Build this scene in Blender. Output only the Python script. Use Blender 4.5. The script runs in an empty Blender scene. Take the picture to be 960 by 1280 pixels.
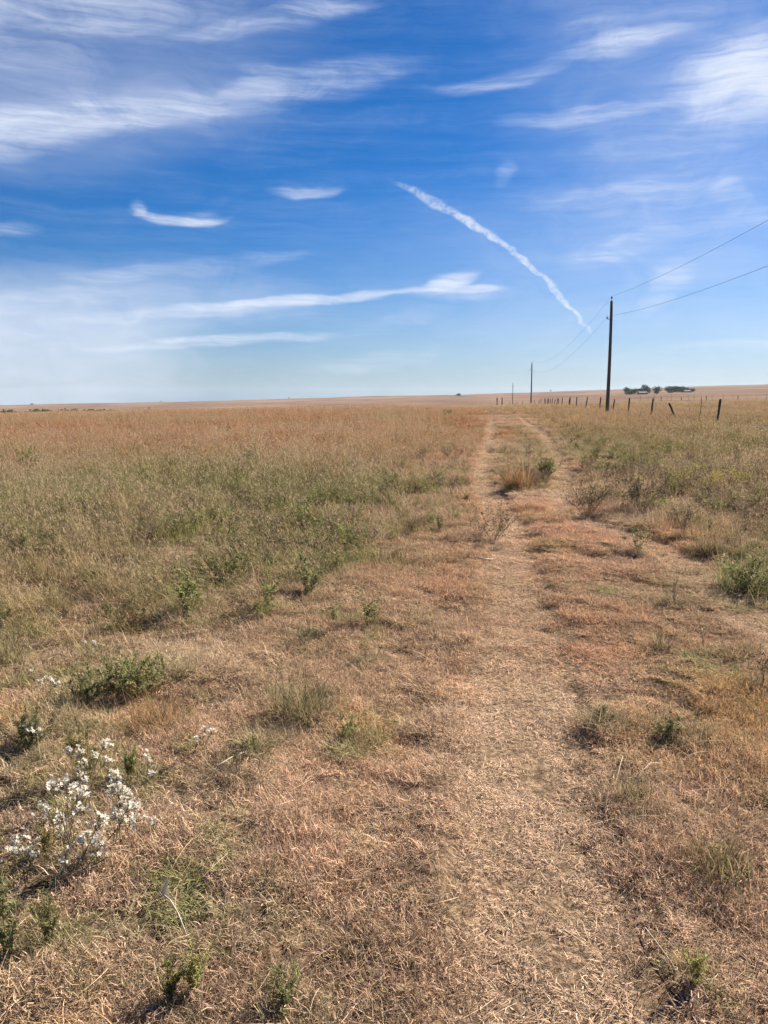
import bpy, math, random
import numpy as np
from mathutils import Vector

R = math.radians
S = bpy.context.scene
COL = S.collection
rng = np.random.default_rng(11)
random.seed(5)

# ------------------------------------------------------------------ camera
PITCH = R(8.3)
EYE = 1.6
FOCAL = 962.0                       # photo pixels, for the 960 x 1280 frame
cd = bpy.data.cameras.new("camera")
cam = bpy.data.objects.new("camera", cd)
COL.objects.link(cam)
cam.location = (0, 0, EYE)
cam.rotation_euler = (R(90) - PITCH, 0, 0)
cd.sensor_fit = 'VERTICAL'
cd.sensor_height = 24.0
cd.lens = 24.0 * FOCAL / 1280
cd.clip_start = 0.05
cd.clip_end = 40000
S.camera = cam

# ------------------------------------------------------------------ light, sky, exposure
SUN_AZ, SUN_EL = R(52), R(34.5)       # azimuth to the right of the view direction (+Y)
sd = bpy.data.lights.new("sun", 'SUN')
sun = bpy.data.objects.new("sun", sd)
COL.objects.link(sun)
sd.energy = 5.0
sd.angle = R(0.53)
sd.color = (1.0, 0.925, 0.81)
svec = Vector((math.sin(SUN_AZ) * math.cos(SUN_EL), math.cos(SUN_AZ) * math.cos(SUN_EL), math.sin(SUN_EL)))
sun.rotation_euler = svec.to_track_quat('Z', 'Y').to_euler()

S.view_settings.view_transform = 'Standard'
S.view_settings.look = 'None'
S.view_settings.exposure = 1.47
S.view_settings.gamma = 1.0
S.view_settings.use_curve_mapping = False
S.render.engine = 'CYCLES'
S.cycles.use_denoising = True
S.cycles.denoiser = "OPENIMAGEDENOISE"
S.cycles.denoising_input_passes = "RGB_ALBEDO_NORMAL"
S.cycles.denoising_prefilter = "ACCURATE"
S.cycles.max_bounces = 6
S.cycles.diffuse_bounces = 3
S.cycles.glossy_bounces = 1
S.cycles.transmission_bounces = 3
S.cycles.transparent_max_bounces = 8
S.cycles.caustics_reflective = False
S.cycles.caustics_refractive = False


def px_dir(px, py):
    """direction in the world of a pixel of the photograph"""
    dx, dy = (px - 480) / FOCAL, (640 - py) / FOCAL
    c, s = math.cos(PITCH), math.sin(PITCH)
    return Vector((dx, c + dy * s, -s + dy * c))


def px_azel(px, py):
    d = px_dir(px, py).normalized()
    return math.degrees(math.atan2(d.x, d.y)), math.degrees(math.asin(d.z))


W = bpy.data.worlds.new("World")
S.world = W
W.use_nodes = True
nt = W.node_tree
nt.nodes.clear()
N, L = nt.nodes.new, nt.links.new
out = N('ShaderNodeOutputWorld')
bg = N('ShaderNodeBackground')
L(bg.outputs[0], out.inputs[0])
bg.inputs['Strength'].default_value = 0.05
sky = N('ShaderNodeTexSky')
sky.sky_type = 'NISHITA'
sky.sun_disc = False
sky.sun_elevation = SUN_EL
sky.sun_rotation = SUN_AZ
sky.altitude = 500
sky.air_density = 1.0
sky.dust_density = 0.35
sky.ozone_density = 2.2
hsv = N('ShaderNodeHueSaturation')
hsv.inputs['Saturation'].default_value = 1.33
hsv.inputs['Value'].default_value = .72
clear = N('ShaderNodeMix')            # white balance of the clear air
clear.data_type = 'RGBA'
clear.blend_type = 'MULTIPLY'
clear.inputs['Factor'].default_value = 1.0
clear.inputs[7].default_value = (.69, .795, 1.04, 1)
L(sky.outputs[0], clear.inputs[6])
L(clear.outputs[2], hsv.inputs['Color'])


def math_node(op, a=None, b=None, c=None, clamp=False):
    n = N('ShaderNodeMath')
    n.operation = op
    n.use_clamp = clamp
    for i, v in enumerate((a, b, c)):
        if v is None:
            continue
        if isinstance(v, (int, float)):
            n.inputs[i].default_value = v
        else:
            L(v, n.inputs[i])
    return n.outputs[0]


tc = N('ShaderNodeTexCoord')
sep = N('ShaderNodeSeparateXYZ')
L(tc.outputs['Generated'], sep.inputs[0])
az = math_node('MULTIPLY', math_node('ARCTAN2', sep.outputs[0], sep.outputs[1]), 180 / math.pi)
el = math_node('MULTIPLY', math_node('ARCSINE', sep.outputs[2]), 180 / math.pi)
comb = N('ShaderNodeCombineXYZ')
L(az, comb.inputs[0])
L(el, comb.inputs[1])


def noise2(vec, scale, detail, rough, sx=1.0, sy=1.0, rot=0.0, dist=0.0):
    m = N('ShaderNodeMapping')
    m.inputs['Scale'].default_value = (sx, sy, 1)
    m.inputs['Rotation'].default_value = (0, 0, rot)
    L(vec, m.inputs[0])
    n = N('ShaderNodeTexNoise')
    n.noise_dimensions = '2D'
    n.inputs['Scale'].default_value = scale
    n.inputs['Detail'].default_value = detail
    n.inputs['Roughness'].default_value = rough
    n.inputs['Distortion'].default_value = dist
    L(m.outputs[0], n.inputs['Vector'])
    return n


warp = noise2(comb.outputs[0], 0.26, 3.0, 0.55, 0.5, 1.2)
wv = N('ShaderNodeVectorMath')
wv.operation = 'SUBTRACT'
L(warp.outputs['Color'], wv.inputs[0])
wv.inputs[1].default_value = (0.5, 0.5, 0.5)
ws = N('ShaderNodeVectorMath')
ws.operation = 'MULTIPLY_ADD'
L(wv.outputs[0], ws.inputs[0])
ws.inputs[1].default_value = (3.6, 1.15, 0)
L(comb.outputs[0], ws.inputs[2])
P = ws.outputs[0]
streak = noise2(P, 1.0, 5.0, 0.6, 0.06, 0.95, R(-10), 0.2).outputs['Fac']
fine = noise2(P, 2.6, 4.0, 0.7, 0.09, 1.2, R(-12), 0.2).outputs['Fac']
fluff = noise2(P, 0.42, 5.0, 0.62, 0.45, 1.0, R(-16), 0.6).outputs['Fac']


wt = N('ShaderNodeVectorMath')
wt.operation = 'MULTIPLY_ADD'
L(wv.outputs[0], wt.inputs[0])
wt.inputs[1].default_value = (2.6, 1.0, 0)
L(comb.outputs[0], wt.inputs[2])
PT = wt.outputs[0]


def wisp(x0, y0, x1, y1, width, bow=0.0, power=2.1, coord=None):
    """one cirrus streak between two points of the sky; width and bow in degrees"""
    a0, e0 = px_azel(x0, y0)
    a1, e1 = px_azel(x1, y1)
    ca, ce = (a0 + a1) / 2, (e0 + e1) / 2
    half = math.hypot(a1 - a0, e1 - e0) / 2 * 1.3
    width *= 1.55
    ang = math.atan2(e1 - e0, a1 - a0)
    m = N('ShaderNodeMapping')
    m.vector_type = 'TEXTURE'
    m.inputs['Location'].default_value = (ca, ce, 0)
    m.inputs['Rotation'].default_value = (0, 0, ang)
    m.inputs['Scale'].default_value = (half, width, 1)
    L(coord or P, m.inputs[0])
    sp = N('ShaderNodeSeparateXYZ')
    L(m.outputs[0], sp.inputs[0])
    ss = math_node('MULTIPLY', sp.outputs[0], sp.outputs[0])
    t = sp.outputs[1]
    if bow:
        t = math_node('MULTIPLY_ADD', ss, bow / width, t)
        t = math_node('SUBTRACT', t, bow / width * 0.5)
    d = math_node('MULTIPLY_ADD', t, t, ss)
    mr = N('ShaderNodeMapRange')
    mr.interpolation_type = 'SMOOTHSTEP'
    L(d, mr.inputs['Value'])
    mr.inputs['From Min'].default_value = 1.0
    mr.inputs['From Max'].default_value = 0.0
    return math_node('POWER', mr.outputs[0], power)


def total(parts):
    acc = None
    for o, k in parts:
        acc = math_node('MULTIPLY', o, k) if acc is None else math_node('MULTIPLY_ADD', o, k, acc)
    return acc


# streaky cirrus
W1 = total([
    (wisp(-160, 40, 225, 4, 2.0), .5), (wisp(195, 56, 490, -12, .65, .3), .75), (wisp(-90, 6, 330, -14, 1.8), .45),
    (wisp(-190, 174, 340, 118, 1.15, .25), 1.15), (wisp(-120, 148, 190, 112, .8), .4), (wisp(220, 132, 540, 72, 1.1), .75), (wisp(290, 108, 360, 88, .9), .35),
    (wisp(-80, 192, 110, 180, .6), .35), (wisp(-60, 84, 150, 70, 1.3), .2), (wisp(545, 114, 690, 86, .5), .6), (wisp(660, 80, 870, 34, .55, .2), .7), (wisp(700, 40, 940, 10, 1.4), .28),
    (wisp(620, 154, 860, 124, .5, -.2), .85), (wisp(812, 108, 1200, 38, 2.0), 2.6), (wisp(835, 134, 1150, 100, 1.5), 1.0),
    (wisp(166, 268, 285, 272, .34, -.75), 1.0), (wisp(168, 252, 188, 274, .45), .9), (wisp(215, 272, 270, 270, .5), .4), (wisp(325, 236, 445, 236, .3, -.3), .8),
    (wisp(-80, 292, 50, 285, .5), .55), (wisp(80, 352, 215, 338, .5), .6), (wisp(150, 345, 420, 315, .5), .3),
    (wisp(-120, 392, 180, 362, .75), .7), (wisp(40, 402, 400, 374, .5), .8), (wisp(210, 384, 545, 362, .32, .15), 2.0),
    (wisp(495, 366, 645, 366, .5), 2.2), (wisp(520, 366, 592, 338, .5), 2.0), (wisp(530, 352, 580, 344, .4), .8), (wisp(110, 438, 420, 418, .4), 1.6),
    (wisp(395, 466, 570, 436, .8), .55), (wisp(430, 420, 560, 380, .6), .25),
    (wisp(690, 332, 890, 282, .9), .6), (wisp(750, 238, 940, 206, .55), .7), (wisp(860, 290, 1000, 268, .8), .45), (wisp(614, 232, 646, 204, .6), .35),
    (wisp(640, 250, 1000, 240, 1.6), .3), (wisp(800, 440, 1020, 430, .5), .45), (wisp(895, 255, 935, 228, 1.2), .6), (wisp(700, 180, 1000, 165, 1.6), .25),
    (wisp(795, 390, 855, 330, 1.0), .45), (wisp(820, 345, 870, 330, .7), .35),
])
smod = N('ShaderNodeMapRange')
L(streak, smod.inputs['Value'])
for k, v in (('From Min', .34), ('From Max', .72), ('To Min', .25), ('To Max', 1.15)):
    smod.inputs[k].default_value = v
fmod = N('ShaderNodeMapRange')
L(fluff, fmod.inputs['Value'])
for k, v in (('From Min', .3), ('From Max', .7), ('To Min', .5), ('To Max', 1.15)):
    fmod.inputs[k].default_value = v
fibre = N('ShaderNodeMapRange')
L(fine, fibre.inputs['Value'])
for k, v in (('From Min', .32), ('From Max', .68), ('To Min', .62), ('To Max', 1.25)):
    fibre.inputs[k].default_value = v
D1 = math_node('MULTIPLY', math_node('MULTIPLY', math_node('MULTIPLY', W1, smod.outputs[0]), fmod.outputs[0]), math_node('MULTIPLY', fibre.outputs[0], .88))
# broad thin veils
W2 = total([
    (wisp(-320, 472, 270, 440, 4.0), 1.0), (wisp(-400, 20, 420, 20, 5.0), .22), (wisp(620, 20, 1250, 130, 10), .26),
    (wisp(-300, 150, 400, 125, 3.0), .26), (wisp(300, 440, 1300, 330, 9), .2), (wisp(560, 350, 1100, 420, 7), .16), (wisp(-300, 388, 400, 372, 2.6), .5),
])
D2 = math_node('MULTIPLY', W2, math_node('MULTIPLY_ADD', fmod.outputs[0], 0.5, 0.3))
# the contrail: widest at its upper left end, kinked by the wind further down
trail = total([(wisp(490, 226, 600, 284, .27, .15, coord=PT), .75), (wisp(556, 262, 642, 312, .25, .12, coord=PT), 1.4),
               (wisp(622, 298, 690, 360, .20, .06, coord=PT), 1.45), (wisp(672, 345, 728, 392, .17, coord=PT), 1.3), (wisp(708, 374, 752, 420, .12, coord=PT), 1.2)])
puff = noise2(P, 2.2, 4.0, 0.65, 1.0, 1.0, 0.0, 0.2).outputs['Fac']
tmod = math_node('MULTIPLY', math_node('MULTIPLY_ADD', fmod.outputs[0], 0.35, 0.35), math_node('MULTIPLY_ADD', puff, 3.2, -0.75, clamp=False))
tmod = math_node('MAXIMUM', tmod, .12)
D3 = math_node('MULTIPLY', trail, tmod)
veil = math_node('MULTIPLY', math_node('MULTIPLY', smod.outputs[0], fibre.outputs[0]), math_node('MULTIPLY', fmod.outputs[0], .085))
dens = math_node('ADD', math_node('ADD', math_node('ADD', D1, veil), D2), D3)
dens = math_node('SUBTRACT', 1.0, math_node('EXPONENT', math_node('MULTIPLY', dens, -1.0)), clamp=True)
mix = N('ShaderNodeMix')
mix.data_type = 'RGBA'
L(dens, mix.inputs['Factor'])
# pale dry air low over the horizon, the same all round
low = math_node('MULTIPLY', math_node('EXPONENT', math_node('MULTIPLY', math_node('ABSOLUTE', el), -1 / 3.0)), .84)
air = N('ShaderNodeMix')
air.data_type = 'RGBA'
L(low, air.inputs['Factor'])
L(hsv.outputs[0], air.inputs[6])
air.inputs[7].default_value = (1.75, 2.9, 3.95, 1)
L(air.outputs[2], mix.inputs[6])
mix.inputs[7].default_value = (5.9, 6.4, 7.4, 1)
L(mix.outputs[2], bg.inputs['Color'])
W.cycles.sampling_method = 'MANUAL'
W.cycles.sample_map_resolution = 512

# ------------------------------------------------------------------ terrain height


def hash2(ix, iy, seed):
    h = (ix.astype(np.int64) * 374761393 + iy.astype(np.int64) * 668265263 + seed * 1442695041) & 0xFFFFFFFF
    h = ((h ^ (h >> 13)) * 1274126177) & 0xFFFFFFFF
    h = h ^ (h >> 16)
    return (h & 0xFFFF) / 65535.0


def vnoise(x, y, seed=0):
    x = np.asarray(x, float)
    y = np.asarray(y, float)
    ix, iy = np.floor(x), np.floor(y)
    fx, fy = x - ix, y - iy
    fx = fx * fx * (3 - 2 * fx)
    fy = fy * fy * (3 - 2 * fy)
    a, b = hash2(ix, iy, seed), hash2(ix + 1, iy, seed)
    c, d = hash2(ix, iy + 1, seed), hash2(ix + 1, iy + 1, seed)
    return (a + (b - a) * fx) * (1 - fy) + (c + (d - c) * fx) * fy


def fbm(x, y, scale, seed=0, octv=3):
    s, a, t = 0.0, 1.0, 0.0
    for k in range(octv):
        s = s + a * vnoise(np.asarray(x) / scale * 2 ** k + 17.3 * k, np.asarray(y) / scale * 2 ** k - 9.1 * k, seed + k)
        t += a
        a *= 0.5
    return s / t


RR = np.array([0, 10, 36, 60, 100, 150, 300, 600, 900, 1300, 2500, 4000, 4700], float)
HL = np.array([0, 0, -.05, -.15, -.5, -1.2, -4, -9, -11.5, -13.5, -16.6, -45, -70])
HM = np.array([0, 0, .10, .24, .33, -.05, -1.5, -3.0, -1.5, .8, 10.4, -8, -30])
HR = np.array([0, 0, .40, .66, 1.0, 1.30, 1.7, 6.2, 11.4, 19, 42.5, 42, 20])
_q = np.log(RR + 20)


def smooth_interp(q, xs, ys):
    m = np.gradient(ys, xs)
    i = np.clip(np.searchsorted(xs, q) - 1, 0, len(xs) - 2)
    h = xs[i + 1] - xs[i]
    t = np.clip((q - xs[i]) / h, 0, 1)
    t2, t3 = t * t, t * t * t
    return (2 * t3 - 3 * t2 + 1) * ys[i] + (t3 - 2 * t2 + t) * h * m[i] + (-2 * t3 + 3 * t2) * ys[i + 1] + (t3 - t2) * h * m[i + 1]


def h_macro(x, y):
    x, y = np.asarray(x, float), np.asarray(y, float)
    r = np.hypot(x, y)
    s = np.clip(x / np.maximum(r, 4.0) / 0.447, -1.25, 1.25)
    q = np.log(r + 20)
    l, m, h = (smooth_interp(q, _q, a) for a in (HL, HM, HR))
    z = m + s * (h - l) / 2 + s * s * ((h + l) / 2 - m)
    far = np.clip((r - 200) / 600, 0, 1)
    z = z + far * (fbm(x, y, 420, 50, 3) - .5) * np.minimum(r, 2500) * 0.0042
    return z


def gp(px, py, lift=0.0):
    """the ground point seen at a pixel of the photograph"""
    d = px_dir(px, py)
    z = 0.0
    for _ in range(30):
        if d.z >= -1e-4:
            return d.x * 100, d.y * 100
        k = (z + lift - EYE) / d.z
        z = 0.5 * z + 0.5 * float(h_macro(d.x * k, d.y * k))
    return d.x * k, d.y * k


def line(pts):
    return np.array([gp(*p) for p in pts])


def dist_line(x, y, pl):
    x, y = np.asarray(x, float), np.asarray(y, float)
    best = np.full(x.shape, 1e9)
    for (ax, ay), (bx, by) in zip(pl[:-1], pl[1:]):
        dx, dy = bx - ax, by - ay
        t = np.clip(((x - ax) * dx + (y - ay) * dy) / (dx * dx + dy * dy + 1e-12), 0, 1)
        best = np.minimum(best, np.hypot(x - ax - t * dx, y - ay - t * dy))
    return best


def inside(x, y, poly):
    x, y = np.asarray(x, float), np.asarray(y, float)
    c = np.zeros(x.shape, bool)
    n = len(poly)
    for i in range(n):
        (ax, ay), (bx, by) = poly[i], poly[(i + 1) % n]
        if ay == by:
            continue
        c ^= ((ay > y) != (by > y)) & (x < (bx - ax) * (y - ay) / (by - ay) + ax)
    return c


def signed(x, y, poly):
    """distance to the edge of a polygon, positive inside"""
    d = dist_line(x, y, np.vstack([poly, poly[:1]]))
    return np.where(inside(x, y, poly), d, -d)


RUT_A = line([(616, 521), (613, 540), (606, 575), (603, 602), (622, 635), (640, 690), (650, 760), (655, 860), (662, 1000), (676, 1120), (700, 1279)])
RUT_B = line([(652, 523), (682, 545), (702, 578), (706, 602), (700, 622), (722, 645), (790, 670), (850, 700), (915, 742), (1010, 805)])
# the road beyond the rise keeps its heading
for nm in ('RUT_A', 'RUT_B'):
    pl = globals()[nm]
    d = np.array([0.139, 1.0])
    e_ = pl[-1] - pl[-2]
    globals()[nm] = np.vstack([pl[:1] + d * 90, pl, pl[-1:] + e_ / np.hypot(*e_) * 6])
EDGE_L = line([(-420, 800), (0, 790), (120, 780), (250, 765), (330, 738), (420, 695), (500, 660), (556, 632), (580, 602), (592, 570), (600, 540), (606, 524)])
EDGE_R = line([(1500, 850), (1010, 775), (960, 742), (915, 722), (896, 695), (850, 664), (760, 640), (708, 630), (704, 612), (722, 598), (716, 575), (700, 553), (680, 534), (660, 523)])
POLY_L = np.vstack([EDGE_L, [[6.0, 200]], [[-300, 300]], [[-300, 4]]])
POLY_R = np.vstack([EDGE_R, [[40.0, 300]], [[400, 300]], [[400, 4]]])
MID = np.array([gp(*p) for p in [(622, 540), (640, 530), (668, 545), (692, 578), (694, 600), (668, 612), (640, 612), (622, 595), (618, 565)]])


LANE = np.array([gp(*p) for p in [(604, 603), (590, 650), (606, 720), (598, 800), (596, 1000), (600, 1279)]]
                + [[.3, .5], [.62, .5]] + [gp(*p) for p in [(800, 1279), (770, 1060), (840, 900), (1020, 850), (1010, 800), (930, 752), (860, 700), (770, 652), (712, 632), (704, 605), (660, 622)]])


def lane_mask(x, y):
    return np.clip(signed(x, y, LANE) / .18 + .5, 0, 1)


def ruts(x, y):
    d = np.minimum(dist_line(x, y, RUT_A), dist_line(x, y, RUT_B))
    return np.maximum(d + (fbm(x, y, .9, 23, 2) - .5) * .22 + np.clip((np.asarray(y) - 45) / 70, 0, .35), 0)


def rut_mask(d):
    """1 on the trodden bed of a wheel track, falling off at its rim"""
    t = np.clip((.36 - d) / .14, 0, 1)
    return t * t * (3 - 2 * t)


def H(x, y):
    x, y = np.asarray(x, float), np.asarray(y, float)
    r = np.hypot(x, y)
    z = h_macro(x, y)
    near = np.clip(1 - (r - 60) / 60, 0, 1)
    d = ruts(x, y)
    w = rut_mask(d)
    rough = (fbm(x, y, .55, 3, 3) - .5) * .13 + (fbm(x, y, .2, 13, 2) - .5) * .03 + (fbm(x, y, 2.2, 9, 2) - .5) * .12
    z = z + near * (rough * (1 - .6 * w) - (.022 + .05 * np.clip((r - 6) / 8, 0, 1)) * w + (.008 + .02 * np.clip((r - 6) / 8, 0, 1)) * np.exp(-((d - .42) / .13) ** 2))
    return z


# ------------------------------------------------------------------ mesh and material helpers
def tag(o, label=None, cat=None, group=None, kind=None):
    for k, v in (('label', label), ('category', cat), ('group', group), ('kind', kind)):
        if v:
            o[k] = v
    return o


def mk_mesh(name, V, F, mats=(), attrs=None, smooth=False, midx=None):
    V = np.asarray(V, np.float32).reshape(-1, 3)
    F = np.asarray(F, np.int32)
    me = bpy.data.meshes.new(name)
    k = F.shape[1]
    me.vertices.add(len(V))
    me.vertices.foreach_set('co', V.ravel())
    me.loops.add(F.size)
    me.loops.foreach_set('vertex_index', F.ravel())
    me.polygons.add(len(F))
    me.polygons.foreach_set('loop_start', np.arange(0, F.size, k, dtype=np.int32))
    me.polygons.foreach_set('use_smooth', np.full(len(F), smooth))
    for m in mats:
        me.materials.append(m)
    if midx is not None:
        me.polygons.foreach_set('material_index', np.asarray(midx, np.int32))
    for a, v in (attrs or {}).items():
        at = me.attributes.new(a, 'FLOAT', 'POINT')
        at.data.foreach_set('value', np.asarray(v, np.float32).ravel())
    me.update()
    me.validate()
    return me


def link(name, me, parent=None, loc=(0, 0, 0)):
    o = bpy.data.objects.new(name, me)
    COL.objects.link(o)
    o.location = loc
    if parent:
        o.parent = parent
    return o


def thing(name, label, cat, loc, group=None, rz=0.0):
    o = bpy.data.objects.new(name, None)
    o.empty_display_size = .1
    COL.objects.link(o)
    o.location = loc
    o.rotation_euler = (0, 0, rz)
    return tag(o, label, cat, group)


class Nodes:
    def __init__(self, name):
        self.m = bpy.data.materials.new(name)
        self.m.use_nodes = True
        self.t = self.m.node_tree
        self.t.nodes.clear()
        self.out = self.n('ShaderNodeOutputMaterial')

    def n(self, typ, **kw):
        x = self.t.nodes.new(typ)
        for k, v in kw.items():
            setattr(x, k, v)
        return x

    def l(self, a, b):
        self.t.links.new(a, b)

    def math(self, op, a, b=None, c=None, clamp=False):
        x = self.n('ShaderNodeMath', operation=op, use_clamp=clamp)
        for i, v in enumerate((a, b, c)):
            if v is None:
                continue
            if isinstance(v, (int, float)):
                x.inputs[i].default_value = v
            else:
                self.l(v, x.inputs[i])
        return x.outputs[0]

    def noise(self, vec, scale, detail=3, rough=.55, sc=(1, 1, 1)):
        if sc != (1, 1, 1):
            mp = self.n('ShaderNodeMapping')
            mp.inputs['Scale'].default_value = sc
            self.l(vec, mp.inputs[0])
            vec = mp.outputs[0]
        x = self.n('ShaderNodeTexNoise')
        x.inputs['Scale'].default_value = scale
        x.inputs['Detail'].default_value = detail
        x.inputs['Roughness'].default_value = rough
        self.l(vec, x.inputs['Vector'])
        return x.outputs['Fac']

    def ramp(self, fac, stops):
        x = self.n('ShaderNodeValToRGB')
        e = x.color_ramp.elements
        while len(e) < len(stops):
            e.new(.5)
        for i, (p, c) in enumerate(stops):
            e[i].position = p
            e[i].color = (*c, 1)
        self.l(fac, x.inputs[0])
        return x.outputs[0]

    def mix(self, fac, a, b, mode='MIX'):
        x = self.n('ShaderNodeMix', data_type='RGBA', blend_type=mode)
        for s, v in ((x.inputs['Factor'], fac), (x.inputs[6], a), (x.inputs[7], b)):
            if isinstance(v, (int, float)):
                s.default_value = v
            elif isinstance(v, tuple):
                s.default_value = (*v[:3], 1)
            else:
                self.l(v, s)
        return x.outputs[2]


def blade_material(name, colour=None, translucent=.35, vary=.5, accent=None, rough=.6, spread=(0.0, 1.0)):
    """dry or green plant tissue: tint from the instance (or COLOUR), brightness varied per blade"""
    k = Nodes(name)
    bv = k.n('ShaderNodeAttribute', attribute_name='bv').outputs['Fac']
    if colour is None:
        base = k.n('ShaderNodeAttribute', attribute_name='tint', attribute_type='INSTANCER').outputs['Color']
    else:
        rgb = k.n('ShaderNodeRGB')
        rgb.outputs[0].default_value = (*colour, 1)
        base = rgb.outputs[0]
    f = k.math('MULTIPLY_ADD', bv, 2 * vary, 1 - vary)
    sc = k.n('ShaderNodeVectorMath', operation='SCALE')
    k.l(base, sc.inputs[0])
    k.l(f, sc.inputs['Scale'])
    c = sc.outputs[0]
    if accent:
        # every few blades are of another colour (bleached, or still green)
        pick = k.math('FRACT', k.math('MULTIPLY', bv, 7.31))
        c = k.mix(k.math('GREATER_THAN', pick, accent[1]), c, accent[0])
    d = k.n('ShaderNodeBsdfDiffuse')
    tr = k.n('ShaderNodeBsdfTranslucent')
    k.l(c, d.inputs[0])
    k.l(c, tr.inputs[0])
    ms = k.n('ShaderNodeMixShader')
    ms.inputs[0].default_value = translucent
    k.l(d.outputs[0], ms.inputs[1])
    k.l(tr.outputs[0], ms.inputs[2])
    k.l(ms.outputs[0], k.out.inputs[0])
    return k.m


def simple_material(name, c1, c2, scale, rough=.8, bump=.3, sc=(1, 1, 1), metallic=0.0):
    k = Nodes(name)
    co = k.n('ShaderNodeTexCoord').outputs['Object']
    f = k.noise(co, scale, 5, .65, sc)
    c = k.mix(k.math('MULTIPLY_ADD', f, 2.2, -.6, clamp=True), c1, c2)
    b = k.n('ShaderNodeBsdfPrincipled')
    b.inputs['Roughness'].default_value = rough
    b.inputs['Metallic'].default_value = metallic
    k.l(c, b.inputs['Base Color'])
    bp = k.n('ShaderNodeBump')
    bp.inputs['Strength'].default_value = bump
    bp.inputs['Distance'].default_value = .01
    k.l(f, bp.inputs['Height'])
    k.l(bp.outputs[0], b.inputs['Normal'])
    k.l(b.outputs[0], k.out.inputs[0])
    return k.m


# ------------------------------------------------------------------ ground
def ground_material():
    k = Nodes('prairie_soil')
    pos = k.n('ShaderNodeNewGeometry').outputs['Position']
    far = k.n('ShaderNodeAttribute', attribute_name='far').outputs['Fac']
    worn = k.n('ShaderNodeAttribute', attribute_name='worn').outputs['Fac']
    # close: dark earth under matted straw
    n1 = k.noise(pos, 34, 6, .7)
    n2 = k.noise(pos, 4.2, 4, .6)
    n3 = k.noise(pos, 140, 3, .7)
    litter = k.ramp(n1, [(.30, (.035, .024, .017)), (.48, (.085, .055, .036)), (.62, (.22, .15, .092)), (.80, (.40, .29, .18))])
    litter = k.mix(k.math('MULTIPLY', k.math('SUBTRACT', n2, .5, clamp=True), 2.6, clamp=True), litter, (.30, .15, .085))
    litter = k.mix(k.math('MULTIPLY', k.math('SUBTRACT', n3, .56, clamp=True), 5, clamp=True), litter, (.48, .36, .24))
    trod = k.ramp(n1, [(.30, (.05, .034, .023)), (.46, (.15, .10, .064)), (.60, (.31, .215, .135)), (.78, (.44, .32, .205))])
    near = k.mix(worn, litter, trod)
    # far: rolling grassland and a few field strips
    f1 = k.noise(pos, .012, 5, .62, (1, .35, 1))
    f2 = k.noise(pos, .0022, 4, .6, (.6, 1.6, 1))
    f3 = k.noise(pos, .09, 4, .7, (1, .25, 1))
    land = k.ramp(f1, [(.30, (.10, .07, .05)), (.45, (.165, .105, .078)), (.58, (.205, .135, .10)), (.74, (.26, .195, .14))])
    land = k.mix(k.math('MULTIPLY', k.math('SUBTRACT', f2, .50, clamp=True), 5, clamp=True), land, (.175, .155, .09))
    land = k.mix(k.math('MULTIPLY', k.math('SUBTRACT', .45, f2, clamp=True), 6, clamp=True), land, (.30, .205, .155))
    land = k.mix(k.math('MULTIPLY', k.math('SUBTRACT', f3, .60, clamp=True), 5, clamp=True), land, (.10, .085, .06))
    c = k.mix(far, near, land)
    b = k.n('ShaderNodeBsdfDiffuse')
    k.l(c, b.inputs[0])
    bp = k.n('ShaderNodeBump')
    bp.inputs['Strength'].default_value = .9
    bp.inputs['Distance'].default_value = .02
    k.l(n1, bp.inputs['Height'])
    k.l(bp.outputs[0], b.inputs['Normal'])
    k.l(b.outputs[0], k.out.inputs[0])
    return k.m


SOIL = ground_material()


def far_worn(x, y):
    r = np.hypot(x, y)
    d = ruts(x, y)
    return {'far': np.clip((r - 50) / 60, 0, 1), 'worn': rut_mask(d) * np.clip(1.2 - r / 140, 0, 1)}


rings = [0.25]
while rings[-1] < 4600:
    rings.append(rings[-1] * (1.022 if rings[-1] < 120 else 1.035) + .004)
rings = np.array(rings)
th = np.concatenate([np.linspace(-.62, .62, 420, endpoint=False), np.linspace(.62, 2 * np.pi - .62, 110, endpoint=False)])
nr, na = len(rings), len(th)
gx = rings[:, None] * np.sin(th)[None]
gy = rings[:, None] * np.cos(th)[None]
gz = H(gx, gy)
V = np.stack([gx, gy, gz], -1).reshape(-1, 3)
i, j = np.meshgrid(np.arange(nr - 1), np.arange(na), indexing='ij')
j2 = (j + 1) % na
F = np.stack([i * na + j2, i * na + j, (i + 1) * na + j, (i + 1) * na + j2], -1).reshape(-1, 4)
V = np.vstack([V, [[0, 0, float(H(0, 0))]]])
cap = np.stack([np.full(na, len(V) - 1), np.arange(na), (np.arange(na) + 1) % na, np.full(na, len(V) - 1)], -1)
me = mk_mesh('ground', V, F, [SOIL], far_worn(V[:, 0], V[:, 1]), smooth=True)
ground = tag(link('ground', me), 'rolling dry prairie ground with matted straw', None, None, 'structure')


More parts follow.
